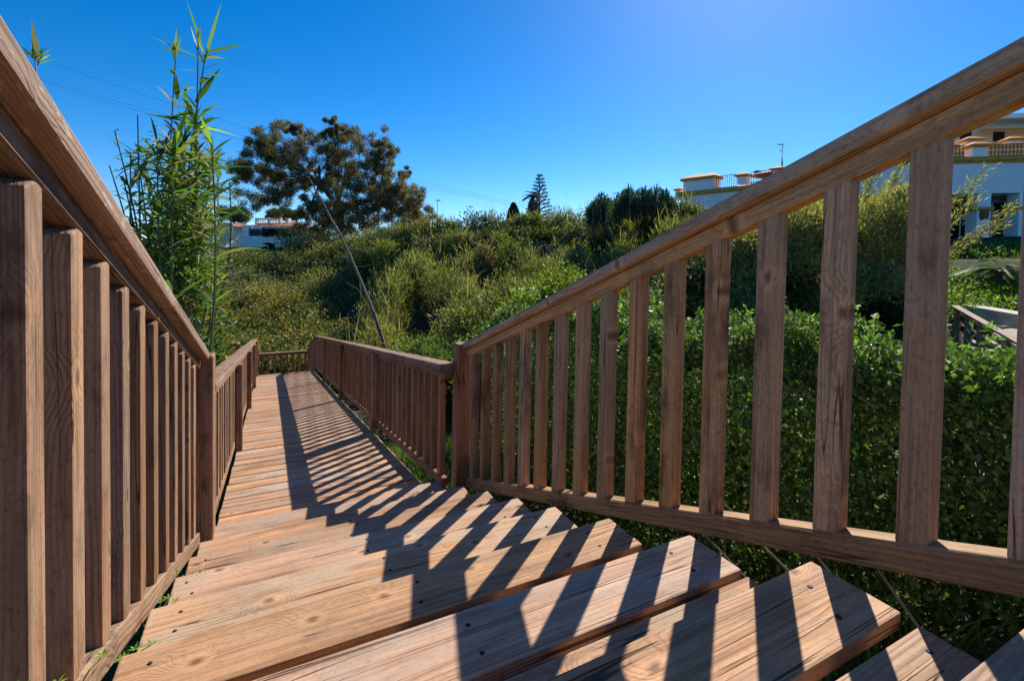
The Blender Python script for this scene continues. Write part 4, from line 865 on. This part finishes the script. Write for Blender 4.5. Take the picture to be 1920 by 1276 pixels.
mb = MB(); mb.tube([at(1872, 560, 13), at(1872, 505, 13)], [.09, .08], 6); mb.build('trunk', M['bark'], pf)
# ------------------------------------------------------------------ wires and poles
for k, (pts, lab) in enumerate((([(60, 108, 34), (105, 122, 36), (270, 178, 42), (480, 246, 48), (640, 296, 54), (780, 337, 60), (960, 379, 70), (1000, 388, 72)], 'highest of the three thin overhead wires crossing the sky behind the cane'),
                               ([(60, 140, 34), (85, 150, 35), (200, 185, 39), (400, 240, 46), (640, 307, 54), (780, 343, 60), (960, 382, 70), (1000, 391, 72)], 'middle one of the three thin overhead wires behind the cane'),
                               ([(60, 144, 34), (85, 154, 35), (200, 191, 39), (400, 248, 46), (640, 313, 54), (780, 348, 60), (960, 385, 70), (1000, 394, 72)], 'lowest of the three thin overhead wires behind the cane'))):
    mb = MB(); mb.tube([at(*q) for q in pts], [.006+.0001*q[2] for q in pts], 4); tag(mb.build('overhead_wire', M['wire']), lab, 'wire', 'overhead wires')
for u, vt, d, lab in ((820, 376, 75, 'slim street lamp on the skyline right of the large tree'), (882, 388, 85, 'tiny lamp post on the skyline between street lamp and cypress')):
    g = empty('street_lamp', at(u, 440, d), lab, 'lamp post'); mb = MB(); mb.tube([at(u, 440, d), at(u, vt, d)], [.06, .04], 6); mb.build('pole', M['steel'], g); a = at(u, vt, d); mb = MB(); mb.obox(a+Vector((.15, 0, .03)), (1, 0, 0), (0, 1, 0), ZUP, (.7, .25, .12)); mb.build('lamp_head', M['steel'], g)
# ------------------------------------------------------------------ weeds and grass by the timber
random.seed(33); rng = np.random.default_rng(33)
f = Foliage(); n = 5200; x = rng.uniform(1.05, 2.05, n); y = rng.uniform(-.4, 7.5, n); keep = (y < 3.0) | (x > 1.15); x, y = x[keep], y[keep]; n = len(x)
bs = np.stack([x, y, terrain(x, y)-.02], 1); L = rng.uniform(.08, .3, n); tp = bs+np.stack([rng.normal(0, .06, n), rng.normal(0, .06, n), L], 1); sag = rng.normal(0, .05, (n, 3)); sag[:, 2] = -L*.25
f.blades(bs, tp, sag, rng.uniform(.005, .011, n), pick([(.07, .14, .025), (.11, .19, .035), (.04, .08, .02), (.24, .2, .1)], (3, 3, 2, .6), n), 4)
n = 2600; x = np.where(rng.random(n) < .75, rng.uniform(-1.2, -.28, n), rng.uniform(1.0, 1.15, n)); y = np.where(x > 0, rng.uniform(.6, 3.4, n), rng.uniform(.6, 12, n)); bs = np.stack([x, y, terrain(x, y)-.02], 1); L = rng.uniform(.08, .32, n)
tp = bs+np.stack([rng.normal(0, .07, n), rng.normal(0, .07, n), L], 1); f.blades(bs, tp, rng.normal(0, .04, (n, 3)), rng.uniform(.006, .012, n), pick([(.07, .14, .025), (.12, .2, .035), (.04, .08, .02)], (3, 3, 2), n), 4)
tag(f.build('grass', 'leaf'), 'grass growing along the steps and boardwalk', 'grass', kind='stuff')
mb = MB()
for (u0, v0, u1, v1, X) in ((1335, 1015, 1402, 1085, 1.2), (1437, 1028, 1475, 1065, 1.25), (1645, 1065, 1705, 1150, 1.22), (1532, 1042, 1548, 1062, 1.25), (1370, 955, 1440, 1030, 1.4)):
    def onx(u, v): r = fw+rt*((u-960)/F_PX)-up*((v-CY)/F_PX); return r*(X/r.x)
    a, b = onx(u0, v0), onx(u1, v1); mb.tube([a+(a-b)*.4, (a+b)/2, b+(b-a)*1.2], [.0025, .003, .0035], 5)
tag(mb.build('dry_grass_stalks', M['drystem']), 'thin dry stalks leaning under the right bottom rail', 'stalks', kind='stuff')
def weed(loc, r, n, label, seed):
    random.seed(seed); f = Foliage(); g = empty('weed', loc, label, 'weed', 'weeds along the left of the steps'); mb = MB(); b = np.array(loc)
    for k in range(n):
        th = random.uniform(0, 6.28); c = b+np.array([math.cos(th)*r*random.uniform(.1, .6), math.sin(th)*r*random.uniform(.2, 1), random.uniform(.1, .9)*r]); mb.tube([tuple(b), tuple((b+c)/2+np.array([0, 0, r*.12])), tuple(c)], [.0016, .0014, .001], 4)
        m_ = 6; ang = np.linspace(0, 6.28, m_, endpoint=False)+random.random(); ax = np.stack([np.cos(ang), np.sin(ang), np.full(m_, .35)], 1)
        f.add(*leaf_geo(np.tile(c, (m_, 1)), ax, np.tile([0, 0, 1.], (m_, 1)), rng.uniform(.012, .022, m_), rng.uniform(.004, .007, m_), pick([(.15, .30, .04), (.22, .38, .06), (.32, .42, .07)], (2, 3, 1.5), m_), ))
    f.build('leaves', 'leaf', g); mb.build('stems', M['stem'], g)
weed((-.31, 1.10, -.80), .08, 4, 'sprig with narrow leaves poking through the left balusters near the bottom edge', 1)
weed((-.30, 1.42, -1.00), .08, 6, 'leafy weed between the left bottom rail and the second visible step', 2)
weed((-.30, 1.74, -1.13), .08, 6, 'leafy weed between the left bottom rail and the third visible step', 3)
weed((-.29, 2.15, -1.27), .06, 4, 'small weed in the gap left of the fourth visible step', 4)
weed((-.33, .93, -.70), .08, 4, 'yellow-green weed tip at the bottom left corner', 5)
weed((-.285, 4.05, -1.84), .05, 5, 'small yellow-green weed at the left edge of the boardwalk start', 6)
weed((-.285, 5.95, -2.05), .08, 5, 'small weed at the left edge further along the boardwalk', 7)
